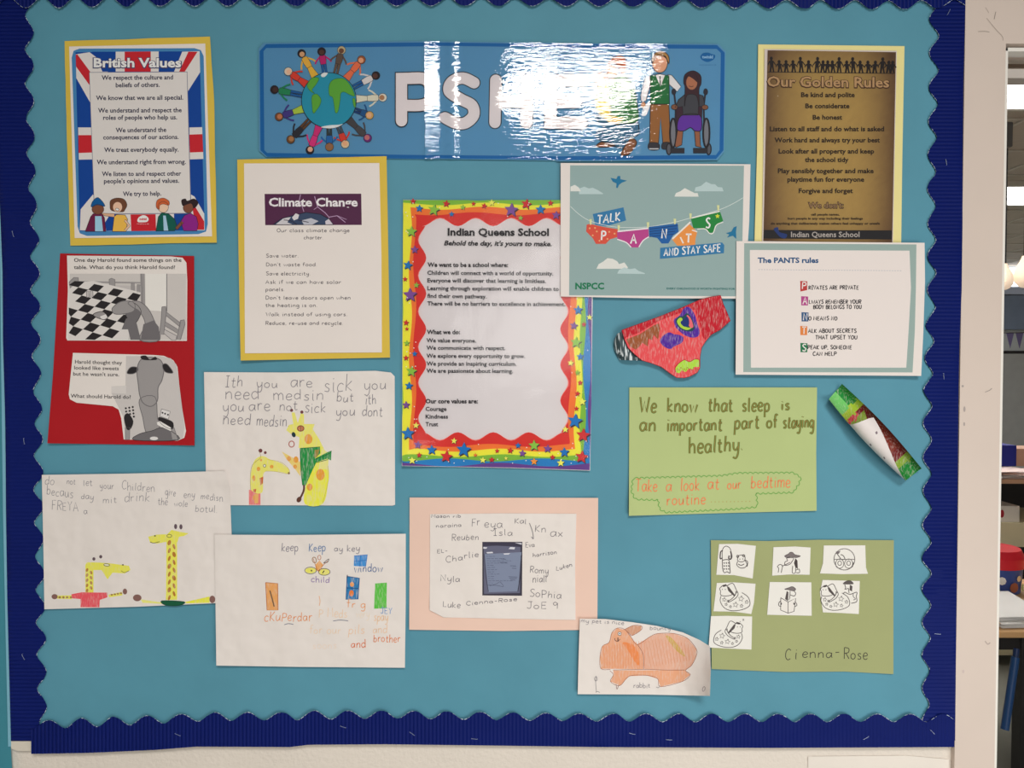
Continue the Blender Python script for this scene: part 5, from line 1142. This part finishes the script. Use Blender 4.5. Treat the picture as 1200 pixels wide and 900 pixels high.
# two figures, the taller with a brimmed hat
a = AA[1].fr(830, 630, 10)
a.outl([(895, 215), (940, 190), (960, 172), (990, 175), (1015, 200), (1080, 215), (1030, 235), (970, 225), (920, 235)], (120, 110, 108), G_, 6); a.outl([(920, 240), (930, 270), (900, 285), (900, 325), (950, 315), (975, 290), (1000, 240)], (224, 216, 208), G_, 8); a.poly([(1020, 240), (1045, 270), (1050, 370), (1020, 345), (1005, 300)], (70, 62, 60)); ln([(990, 330), (985, 410), (1020, 412), (1025, 345)]); ln([(1030, 380), (1065, 370), (1068, 410), (1030, 412)]); ln([(820, 410), (825, 360), (810, 340), (840, 315), (872, 330), (865, 360), (855, 412)]); ln([(862, 335), (900, 320), (960, 290)])
# open book with a reader in a hat
a = AA[4].fr(830, 630, 10)
a.outl([(895, 605), (950, 585), (975, 575), (1000, 580), (1025, 605), (1000, 625), (940, 612)], (120, 110, 108), G_, 6); ln([(1000, 620), (1025, 655), (1005, 685), (960, 670)]); a.poly([(920, 625), (940, 640), (935, 745), (900, 720), (910, 670)], (84, 76, 74)); ln([(960, 625), (955, 700), (945, 730)])
a.outl([(850, 705), (935, 755), (1025, 712), (1005, 865), (935, 885), (848, 850)], (226, 217, 208), G_, 8, False); ln([(935, 755), (935, 880)], 7); ln([(850, 740), (825, 770), (830, 800), (855, 805)]); ln([(1015, 745), (1040, 790), (1010, 810)]); a.ell(855, 775, 8, 14, G_); a.ell(1005, 775, 8, 14, G_)
def sleeper(ox, oy, k, mir=1, rd=False):
    """round head on a pillow under a starry blanket"""
    a.fr(0, 0, 1)
    def m_(pts): return [(ox+x*mir/k, oy+y/k) for x, y in pts]
    def l2(p, w=8): a.line(m_(p), w/k, G_)
    l2([(-215, -160), (-150, -190), (-110, -120), (-100, -90), (-120, -60)]); a.poly(m_([(-215, -145), (-195, -150), (-120, -50), (-130, -35), (-200, -100)]), (80, 72, 70)); l2([(-290, -100), (-300, -130), (-250, -170), (-205, -150)]); l2([(-290, -100), (-290, -55), (-240, -40), (-170, -50), (-150, -70)]); a.poly(m_([(-270, -160), (-230, -180), (-215, -165), (-240, -150), (-262, -148)]), G_)
    for dx in (-270, -235): a.ell(ox+dx*mir/k, oy-118/k, 5/k, 6/k, G_)
    l2([(-100, -100), (-85, -60), (-120, -10), (-190, 30), (-200, 20), (-150, -15), (-115, -60), (-112, -98)]); l2([(-285, -40), (-295, 20), (-250, 95), (-170, 130), (-60, 125), (30, 90), (55, 45), (30, -30), (-40, -80)])
    for (x, y, r) in [(-248, 2, 26), (-225, 58, 18), (-175, 85, 18), (-115, 62, 34), (-45, 75, 22), (-50, -8, 36), (15, 30, 24), (-205, 20, 16)]: a.star(ox+x*mir/k, oy+y/k, r/k, None, 10, line=G_, w=6/k)
a = AA[3]; sleeper(830+43.5, 630+72.5, 10); a = AA[5]; sleeper(940+50.5, 630+72.5, 10.4); a = AA[6]; sleeper(841.5, 746, 10.4, -1)
a.fr(825, 680, 9); a.text('z', 405, 425, 425, 24, G_, .02); a.text('z', 375, 388, 440, 12, G_); a.text('z', 352, 362, 452, 9, G_)
# basin with swirls
a = AA[2].fr(940, 630, 10); a.ell(495, 255, 122, 125, None, n=30, line=G_, w=8); ln([(372, 255), (620, 255)], 7); a.ell(440, 305, 48, 55, None, line=G_, w=7); a.ell(545, 305, 48, 55, None, line=G_, w=7); a.ell(440, 300, 22, 26, None, line=G_, w=7); a.ell(545, 300, 22, 26, None, line=G_, w=7); ln([(390, 290), (400, 340), (440, 365)], 7); ln([(600, 290), (590, 340), (550, 365)], 7)
a.poly([(395, 165), (430, 160), (450, 155), (430, 190), (400, 190)], (110, 100, 100)); ln([(410, 190), (440, 230), (460, 255), (500, 250), (480, 210), (450, 200)], 9)
# figure with hat behind the third blanket
a = AA[5].fr(940, 630, 10); a.outl([(480, 540), (520, 510), (570, 508), (600, 540), (560, 545), (520, 545)], (90, 82, 80), G_, 6); ln([(500, 550), (510, 590), (500, 605), (545, 595)]); a.poly([(560, 550), (590, 570), (585, 630), (555, 615)], (84, 76, 74)); ln([(545, 600), (550, 650)]); ln([(485, 660), (500, 640), (560, 665), (640, 640), (635, 690), (640, 750), (575, 770)]); ln([(600, 660), (600, 690), (625, 720), (600, 730)], 7)
for A_, o_ in zip(AA, SPs): A_.build('printed_picture', PENCIL, o_)
a = Art(h, base=.0004).fr(820, 620, 5)
for t_, x0, x1, y, cp in [('C', 498, 540, 766, 62), ('i', 556, 576, 760, 64), ('enna', 598, 786, 754, 56), ('-', 790, 828, 742, 50), ('Rose', 842, 990, 762, 64)]: a.hand(t_, x0, x1, y, cp, (70, 66, 56), 5, jit=.3)
a.build('pencil_name', PENCIL, s0)

# ---------------------------------------------------------------- rabbit drawing with a curled right side
T17 = thing('drawing', 'child drawing of a crouching orange rabbit on white paper, right side curling forward', 'drawing', P(755, 770, .01))
h0_ = hfun(.0168, .0006, 50, 171)
def h17(x, y):
    u = max(0, (x-784)/48); return h0_(x, y)+.036*u*u*(1 if y < 815 else 1)*(.55+.45*max(0, min(1, (y-740)/50)))
s1 = sheet('paper_sheet', [(679.5, 725), (710, 725.5), (740, 729), (770, 733.5), (800, 741), (820, 750), (832, 757.5), (833, 785), (832, 815.5), (760, 814), (677, 813.5), (678, 770)], h17, DRAWP, T17, step=6)
a = Art(h17, step=6).fr(660, 710, 6.316); a1, a2, a3 = (220, 158, 122), (216, 164, 138), (200, 146, 116)
a.poly([(280, 465), (272, 380), (290, 300), (340, 270), (360, 200), (400, 165), (470, 180), (505, 240), (550, 285), (590, 360), (595, 470)], a1, False)
a.poly([(545, 285), (640, 230), (700, 205), (820, 205), (920, 240), (985, 320), (985, 370), (950, 440), (910, 475), (600, 470), (590, 360)], a2, False)
a.poly([(370, 478), (900, 475), (940, 510), (880, 560), (720, 598), (700, 540), (620, 515), (490, 520), (420, 590), (350, 560), (375, 510)], a1, False)
a.poly([(455, 175), (520, 145), (580, 150), (575, 180), (510, 220), (490, 205)], a3); a.poly([(760, 225), (800, 235), (880, 330), (900, 375), (860, 350), (810, 300)], (196, 160, 84), True)
a.poly([(440, 270), (520, 290), (560, 360), (560, 440), (520, 400), (480, 330)], (230, 132, 74), True)
a.build('crayon_colouring', CRAYON, s1)
a = Art(h17, step=6).fr(660, 710, 6.316); a.z = 10; b_c = (150, 84, 60)
ln = lambda p, w=3.5, col=b_c: a.line(p, w, col)
ln([(350, 470), (280, 465), (272, 380), (290, 300), (340, 270), (360, 200), (400, 165), (455, 175), (505, 235), (550, 287), (640, 230), (700, 205), (820, 205), (920, 240), (985, 320), (985, 370), (950, 440), (905, 478), (940, 510), (880, 560), (720, 598), (700, 540), (620, 515), (490, 520), (420, 590), (350, 560), (372, 510), (345, 480)])
ln([(455, 175), (520, 145), (580, 150), (575, 180), (510, 220), (490, 205), (455, 175)]); ln([(370, 475), (600, 470), (760, 475), (900, 475)]); ln([(550, 287), (592, 360), (595, 470)])
for k in range(16): ln([(300+k*20, 300-(k*3)), (305+k*20, 462)], 2.2, (214, 128, 88))
for k in range(14): ln([(610+k*24, 245+abs(k-4)*4), (650+k*22, 455-(k*4))], 2.2, (206, 136, 104))
a.ell(418, 206, 13, 13, (232, 226, 222), line=K, w=3); a.ell(418, 206, 5, 5, K); ln([(382, 240), (385, 255), (405, 262), (420, 245)], 4, (90, 50, 50)); ln([(405, 235), (405, 262)], 6, (70, 44, 44)); ln([(392, 580), (398, 618), (412, 585)], 3, (130, 80, 70)); ln([(245, 520), (240, 560), (246, 640)], 3, (110, 106, 112)); a.ell(242, 540, 10, 16, None, line=(110, 106, 112), w=3); ln([(240, 640), (256, 634), (270, 642)], 3, (110, 106, 112)); ln([(688, 600), (704, 606), (716, 592)], 3, (110, 106, 112)); a.ell(1040, 615, 9, 18, None, 15, line=(120, 100, 110), w=3)
for t_, x0, x1, y, y1, cp in [('my pet is nice', 130, 455, 122, 140, 28), ('bouncy', 640, 800, 176, 182, 28), ('rabbit', 520, 648, 608, 606, 34)]: a.hand(t_, x0, x1, y, cp, (120, 114, 120), 3, y1, jit=.6)
a.build('pencil_writing', PENCIL, s1)
# ================================================================ THE ROOM BEYOND THE GLASS
def bxp(px0, px1, py0, py1, Y0, Y1):
    """room coordinates of a box whose front face covers those photo coordinates at depth Y0"""
    p, q = at(px0, py0, Y0), at(px1, py1, Y0); return (p.x, q.x, Y0, Y1, q.z, p.z)
LIT = emis('lit_diffuser', (1, .96, .9), 8)
DKG = mat('dark_grey_metal', c(96, 94, 94), .5, None, .03); BLK = mat('black_metal', c(24, 22, 24), .45, None, .03)
TANW = mat('tan_wood', c(206, 162, 112), .5, (8, .1, .001), .08); CREAM = mat('cream_laminate', c(226, 212, 176), .5, None, .03)
# suspended ceiling panels at 2.75 m that give light
def lightpanel(y0, y1, x0, x1, label):
    t = thing('ceiling_light', label, 'light', ((x0+x1)/2, (y0+y1)/2, 2.72))
    box('diffuser', x0, x1, y0, y1, 2.72, 2.735, LIT, t); bm = bmesh.new()
    for q in ((x0-.03, x0, y0-.03, y1+.03), (x1, x1+.03, y0-.03, y1+.03), (x0, x1, y0-.03, y0), (x0, x1, y1, y1+.03)): add_box(bm, *q, 2.71, 2.749)
    link_mesh('frame', bm, mat('light_frame', c(220, 214, 206), .4, None, 0), t)
def dz(py): return (450-py)/F-math.tan(PITCH)*1.0
def yfor(py, z): return CAMY+(z-CAMZ)/((450-py)/F-math.tan(PITCH)) if py < 427 else 0
ya, yb = yfor(92, 2.72), yfor(128, 2.72); yc, yd = yfor(219, 2.72), yfor(240, 2.72)
lightpanel(ya, yb, 1.45, 2.9, 'bright ceiling panel seen through the glass, the higher and nearer one')
lightpanel(yc, yd, 2.2, 4.4, 'bright ceiling panel seen through the glass, the lower and farther one')
lightpanel(2.6, 4.0, .9, 2.1, 'unseen ceiling panel added to light the room beyond the glass, the nearer one')  # added panel, out of view, only to brighten the room beyond
lightpanel(6.6, 8.2, 2.0, 4.9, 'unseen ceiling panel added to light the room beyond the glass, the farther one')  # second added panel, also unseen, lifts the light towards the far wall
t = box('air_duct', 1.32, 3.2, yfor(83, 2.62), yfor(75, 2.62)+.14, 2.62, 2.70, mat('duct_paint', c(150, 132, 118), .5, None, .03), loc=(2.2, .9, 2.7)); tag(t, 'boxed-in pipe along the ceiling just inside the glass', 'duct')
bm = bmesh.new()
for k in range(12): add_box(bm, .9+k*.6, .92+k*.6, .2, 8.9, 2.742, 2.750)
for k in range(14): add_box(bm, .3, 7.6, .5+k*.6, .52+k*.6, 2.742, 2.750)
o = link_mesh('trim_4', bm, mat('ceiling_grid', c(190, 182, 170), .5, None, 0)); o['kind'] = 'structure'
# projector-like grey box on the ceiling
t = thing('projector', 'grey box hanging from the ceiling beyond the glass', 'projector', at(1183, 157, 1.7))
b6 = bxp(1174, 1187.5, 142, 172, 1.7, 2.0); box('body', *b6, DKG, t, .006)
bm = bmesh.new(); add_tube(bm, (b6[0]+.03, 1.85, b6[5]), (b6[0]+.03, 1.85, 2.75), .015); link_mesh('mount', bm, DKG, t)
# hanging wire with paper pennants
t = thing('bunting', 'string of dark paper pennants hanging near the far wall', 'bunting', at(1190, 386, 3.6)); bm = bmesh.new()
add_tube(bm, at(1165, 390, 3.6), at(1330, 388, 3.6), .004, n=6); link_mesh('cord', bm, BLK, t)
for x in (1184, 1195, 1206, 1217):
    bm = bmesh.new(); w_ = at(x+4, 392, 3.6).x-at(x, 392, 3.6).x; pa, pb, pc_ = at(x-4.4, 390, 3.6), at(x+4.4, 390, 3.6), at(x, 408, 3.6)
    f0 = [bm.verts.new(v) for v in (pa, pb, pc_)]; bm.faces.new(f0); r = bmesh.ops.extrude_face_region(bm, geom=bm.faces[:])
    for g in r['geom']:
        if isinstance(g, bmesh.types.BMVert): g.co.y += .004
    link_mesh('pennant', bm, mat('purple_paper', c(92, 84, 122), .7, None, .1), t)
# far wall pin board, window and hanging globes
box('trim_5', *bxp(1165, 1500, 411, 414.5, 8.94, 9.0), BLK)['kind'] = 'structure'
o = box('wall_panel', *bxp(1165, 1500, 345, 386, 8.9, 8.98), mat('slate_panel', c(104, 116, 136), .6, None, .06), loc=at(1250, 366, 8.9)); tag(o, 'slate blue panel high on the far wall beyond the glass', 'panel')
o = box('pinboard', *bxp(1165, 1500, 414.6, 530, 8.93, 8.99), mat('grey_board', c(142, 142, 140), .7, None, .05), loc=at(1250, 480, 8.93)); tag(o, 'grey display board on the far wall beyond the glass', 'board')
t = bpy.data.objects.new('window_2', None); C.objects.link(t); t.location = at(1250, 325, 8.9); t['_o'] = tuple(t.location); t['kind'] = 'structure'
box('pane', *bxp(1165, 1500, 314, 336, 8.92, 8.98), emis('daylight_pane', (.95, .97, 1), 2.5), t); box('window_frame', *bxp(1165, 1500, 336, 346, 8.9, 8.98), mat('pale_blue_frame', c(168, 176, 196), .5, None, .02), t)
CL = emis('cream_lamp', (.95, .76, .58), .55)
for x, y, r in ((1178, 327, 9), (1200, 322, 11)):
    t = thing('pendant_lamp', 'cream globe lamp hanging beyond the glass, %s one' % ('the left' if x < 1190 else 'the right'), 'lamp', at(x, y, 3.2)); p = at(x, y, 3.2); R_ = at(x+r, y, 3.2).x-p.x; bm = bmesh.new()
    prof = [(.2, 1.75), (.32, 1.4), (.5, 1.1), (.85, .6), (1, 0), (.9, -.6), (.5, -1.05), (.15, -1.2)]; rings = []
    for rr_, zz in prof: rings.append([bm.verts.new(p+Vector((R_*rr_*math.cos(k*math.pi/8), R_*rr_*math.sin(k*math.pi/8), R_*zz*1.15))) for k in range(16)])
    for q1, q2 in zip(rings, rings[1:]):
        for k in range(16): bm.faces.new((q1[k], q1[(k+1) % 16], q2[(k+1) % 16], q2[k]))
    bm.faces.new(rings[0]); bm.faces.new(rings[-1]); link_mesh('shade', bm, CL, t, smooth=True)
    bm = bmesh.new(); add_tube(bm, p+Vector((0, 0, R_*1.9)), (p.x, p.y, 2.75), .004, n=6); link_mesh('cord', bm, BLK, t)
# low classroom table
def low_table(name, label, x0, x1, y0, y1, ztop_, th, mtop, legx):
    t = thing(name, label, 'table', ((x0+x1)/2, (y0+y1)/2, 0)); box('tabletop', x0, x1, y0, y1, ztop_-th, ztop_, mtop, t, .004)
    box('apron', x0+.03, x1-.03, y0+.03, y1-.03, ztop_-th-.05, ztop_-th, BLK, t)
    for (lx, ly) in legx: box('leg', lx, lx+.05, ly, ly+.05, 0, ztop_-th, BLK, t, .004)
    return t
Yt = 1.42; zt1 = at(1190, 738, Yt).z; xL = at(1166, 700, Yt).x-.1
lg = at(1190, 800, Yt+.03).x
low_table('classroom_table', 'low wooden-topped table with black legs, papers and a tub on it', lg-.22, lg+1.0, Yt-.02, Yt+.62, zt1, .022, TANW, [(lg, Yt+.0), (lg+.9, Yt+.0), (lg-.18, Yt+.53), (lg+.9, Yt+.53)])
ORD = ['lowest', 'second from the bottom', 'middle', 'second from the top', 'topmost']
def paper_pile(px0, px1, pyb, n, Y, dy, zb, label, grp, mm):
    for k in range(n):
        r = random.Random(k*7+int(px0)); p = at(px0, pyb, Y); q = at(px1, pyb, Y); z = zb+k*.007
        bm = bmesh.new(); vv = add_box(bm, -(q.x-p.x)/2, (q.x-p.x)/2, -dy/2, dy/2, 0, .0055); a_ = r.uniform(-.15, .15)
        for v in vv: v.co = Matrix.Rotation(a_, 3, 'Z') @ v.co+Vector(((p.x+q.x)/2+r.uniform(-.01, .01), Y+dy/2+r.uniform(-.02, .02), z))
        o = link_mesh('paper_stack', bm, mm[k % len(mm)], loc=((p.x+q.x)/2, Y+dy/2, z)); tag(o, ORD[k]+' '+label, 'paper', grp)
WH = mat('office_paper', c(228, 222, 220), .7, None, .02); PKP = mat('pinkish_paper', c(222, 200, 194), .7, None, .04); TANC = mat('tan_folder', c(176, 140, 120), .7, None, .05)
paper_pile(1168, 1240, 730, 5, Yt+.03, .30, zt1+.001, 'wad of white paper in the stack on the low wooden table', 'white papers on the low table', [WH])
# tub with a red lid
pb = at(1175, 690, Yt+.42); zc = zt1+.001; R_ = at(1194, 690, Yt+.48).x-pb.x; zl = at(1175, 664, Yt+.42).z; zh = at(1175, 645, Yt+.42).z
t = thing('tub', 'round blue picture-printed tub with a red lid on the low table', 'tub', (pb.x, Yt+.48, zc)); bm = bmesh.new()
add_tube(bm, (pb.x, Yt+.48, zc), (pb.x, Yt+.48, zl), R_*.9, R_*.97, 32); link_mesh('body', bm, mat('blue_tub', c(44, 70, 140), .35, None, .05), t, smooth=True)
bm = bmesh.new(); add_tube(bm, (pb.x, Yt+.48, zl-.004), (pb.x, Yt+.48, zl+(zh-zl)*.55), R_*1.04, R_*1.04, 32); add_tube(bm, (pb.x, Yt+.48, zl+(zh-zl)*.55), (pb.x, Yt+.48, zh), R_*1.04, R_*.9, 32); link_mesh('lid', bm, mat('red_lid', c(196, 26, 42), .3, None, .03), t, smooth=True)
bm = bmesh.new()
for (u_, v_, s_, cI) in ((.25, .55, .016, 0), (.62, .62, .012, 1), (.5, .3, .02, 2), (.8, .25, .016, 3), (.15, .2, .014, 3)):
    th = -math.pi/2-.75+u_*1.9; rr_ = R_*.97+.0015; vv = []
    for k in range(8): vv.append(bm.verts.new((pb.x+rr_*math.cos(th+s_/R_*math.cos(k*.785)), Yt+.48+rr_*math.sin(th+s_/R_*math.cos(k*.785)), zc+(zl-zc)*v_+s_*math.sin(k*.785))))
    f = bm.faces.new(vv); f.material_index = cI
link_mesh('printed_picture', bm, [mat('tub_white', c(230, 220, 214), .4, None, 0), mat('tub_cream', c(226, 196, 150), .4, None, 0), mat('tub_brown', c(150, 84, 60), .4, None, 0), mat('tub_green', c(120, 160, 90), .4, None, 0)], t)
# blue stick leaning on the leg
t = thing('plastic_tube', 'dark blue tube leaning against the black table leg', 'tube', at(1177, 858, Yt-.1)); bm = bmesh.new()
add_tube(bm, at(1177.5, 855, Yt-.10), at(1190, 770, Yt-.06), .0125, .0125, 20); link_mesh('body', bm, mat('blue_plastic', c(14, 62, 112), .35, None, .03), t, smooth=True)
bm = bmesh.new(); add_tube(bm, at(1190.1, 769.5, Yt-.06), at(1191.6, 760, Yt-.055), .009, .009, 16); link_mesh('cap', bm, mat('dark_cap', c(12, 40, 84), .35, None, 0), t, smooth=True)
# shelf unit behind with boxes and papers
Ys = 2.5; sx0 = at(1160, 600, Ys).x-.1; sx1 = sx0+1.5
z_top, z_mid = at(1180, 562, Ys).z, at(1180, 613, Ys).z
t = thing('shelf_unit', 'cream shelf unit behind the low table, piled with boxes and papers', 'shelf', ((sx0+sx1)/2, Ys+.2, 0))
box('shelf', sx0, sx1, Ys, Ys+.4, z_top-.02, z_top, mat('tan_shelf', c(190, 150, 122), .5, None, .05), t); box('shelf', sx0, sx1, Ys, Ys+.4, at(1180, 641, Ys).z, z_mid, CREAM, t)
box('back_panel', sx0, sx1, Ys+.4, Ys+.42, 0, z_top, BLK, t); box('side_panel', sx0-.02, sx0, Ys, Ys+.42, 0, z_top, CREAM, t); box('side_panel', sx1, sx1+.02, Ys, Ys+.42, 0, z_top, CREAM, t); box('shelf', sx0, sx1, Ys, Ys+.4, .05, .08, CREAM, t)
b_ = bxp(1160, 1194.5, 593, 611, Ys+.02, Ys+.25); o = box('box', b_[0], b_[1], b_[2], b_[3], z_mid+.001, b_[5], mat('white_box', c(226, 218, 210), .6, None, .02), loc=(b_[0], Ys+.1, z_mid)); tag(o, 'white labelled box on the lower shelf of the cream unit', 'box')
bm = bmesh.new(); pz = at(1174, 602, Ys+.019); 
vv = [bm.verts.new(pz+Vector((.012*math.cos(k*.785), 0, .02*math.sin(k*.785)))) for k in range(8)]; bm.faces.new(vv); e_ = link_mesh('red_mark', bm, mat('red_ink', c(176, 30, 48), .5, None, 0), o)
e_.location = Vector((0, 0, 0)); 
paper_pile(1160, 1215, 556, 5, Ys+.02, .34, z_top+.001, 'wad of paper stacked on top of the cream shelf unit', 'papers on top of the shelf unit', [PKP, WH, PKP, TANC])
b_ = bxp(1160, 1191, 522, 535, Ys+.2, Ys+.36); o = box('box', b_[0], b_[1], b_[2], b_[3], z_top+.038, b_[5], mat('royal_blue_box', c(20, 30, 120), .5, None, .03), loc=(b_[0], Ys+.3, z_top+.04)); tag(o, 'royal blue box on the papers on top of the shelf unit', 'box')
b_ = bxp(1191.5, 1240, 526, 536, Ys+.2, Ys+.36); o = box('box', b_[0], b_[1], b_[2], b_[3], z_top+.038, b_[5], TANC, loc=(b_[0], Ys+.3, z_top+.04)); tag(o, 'brown box beside the royal blue box on the shelf unit', 'box')
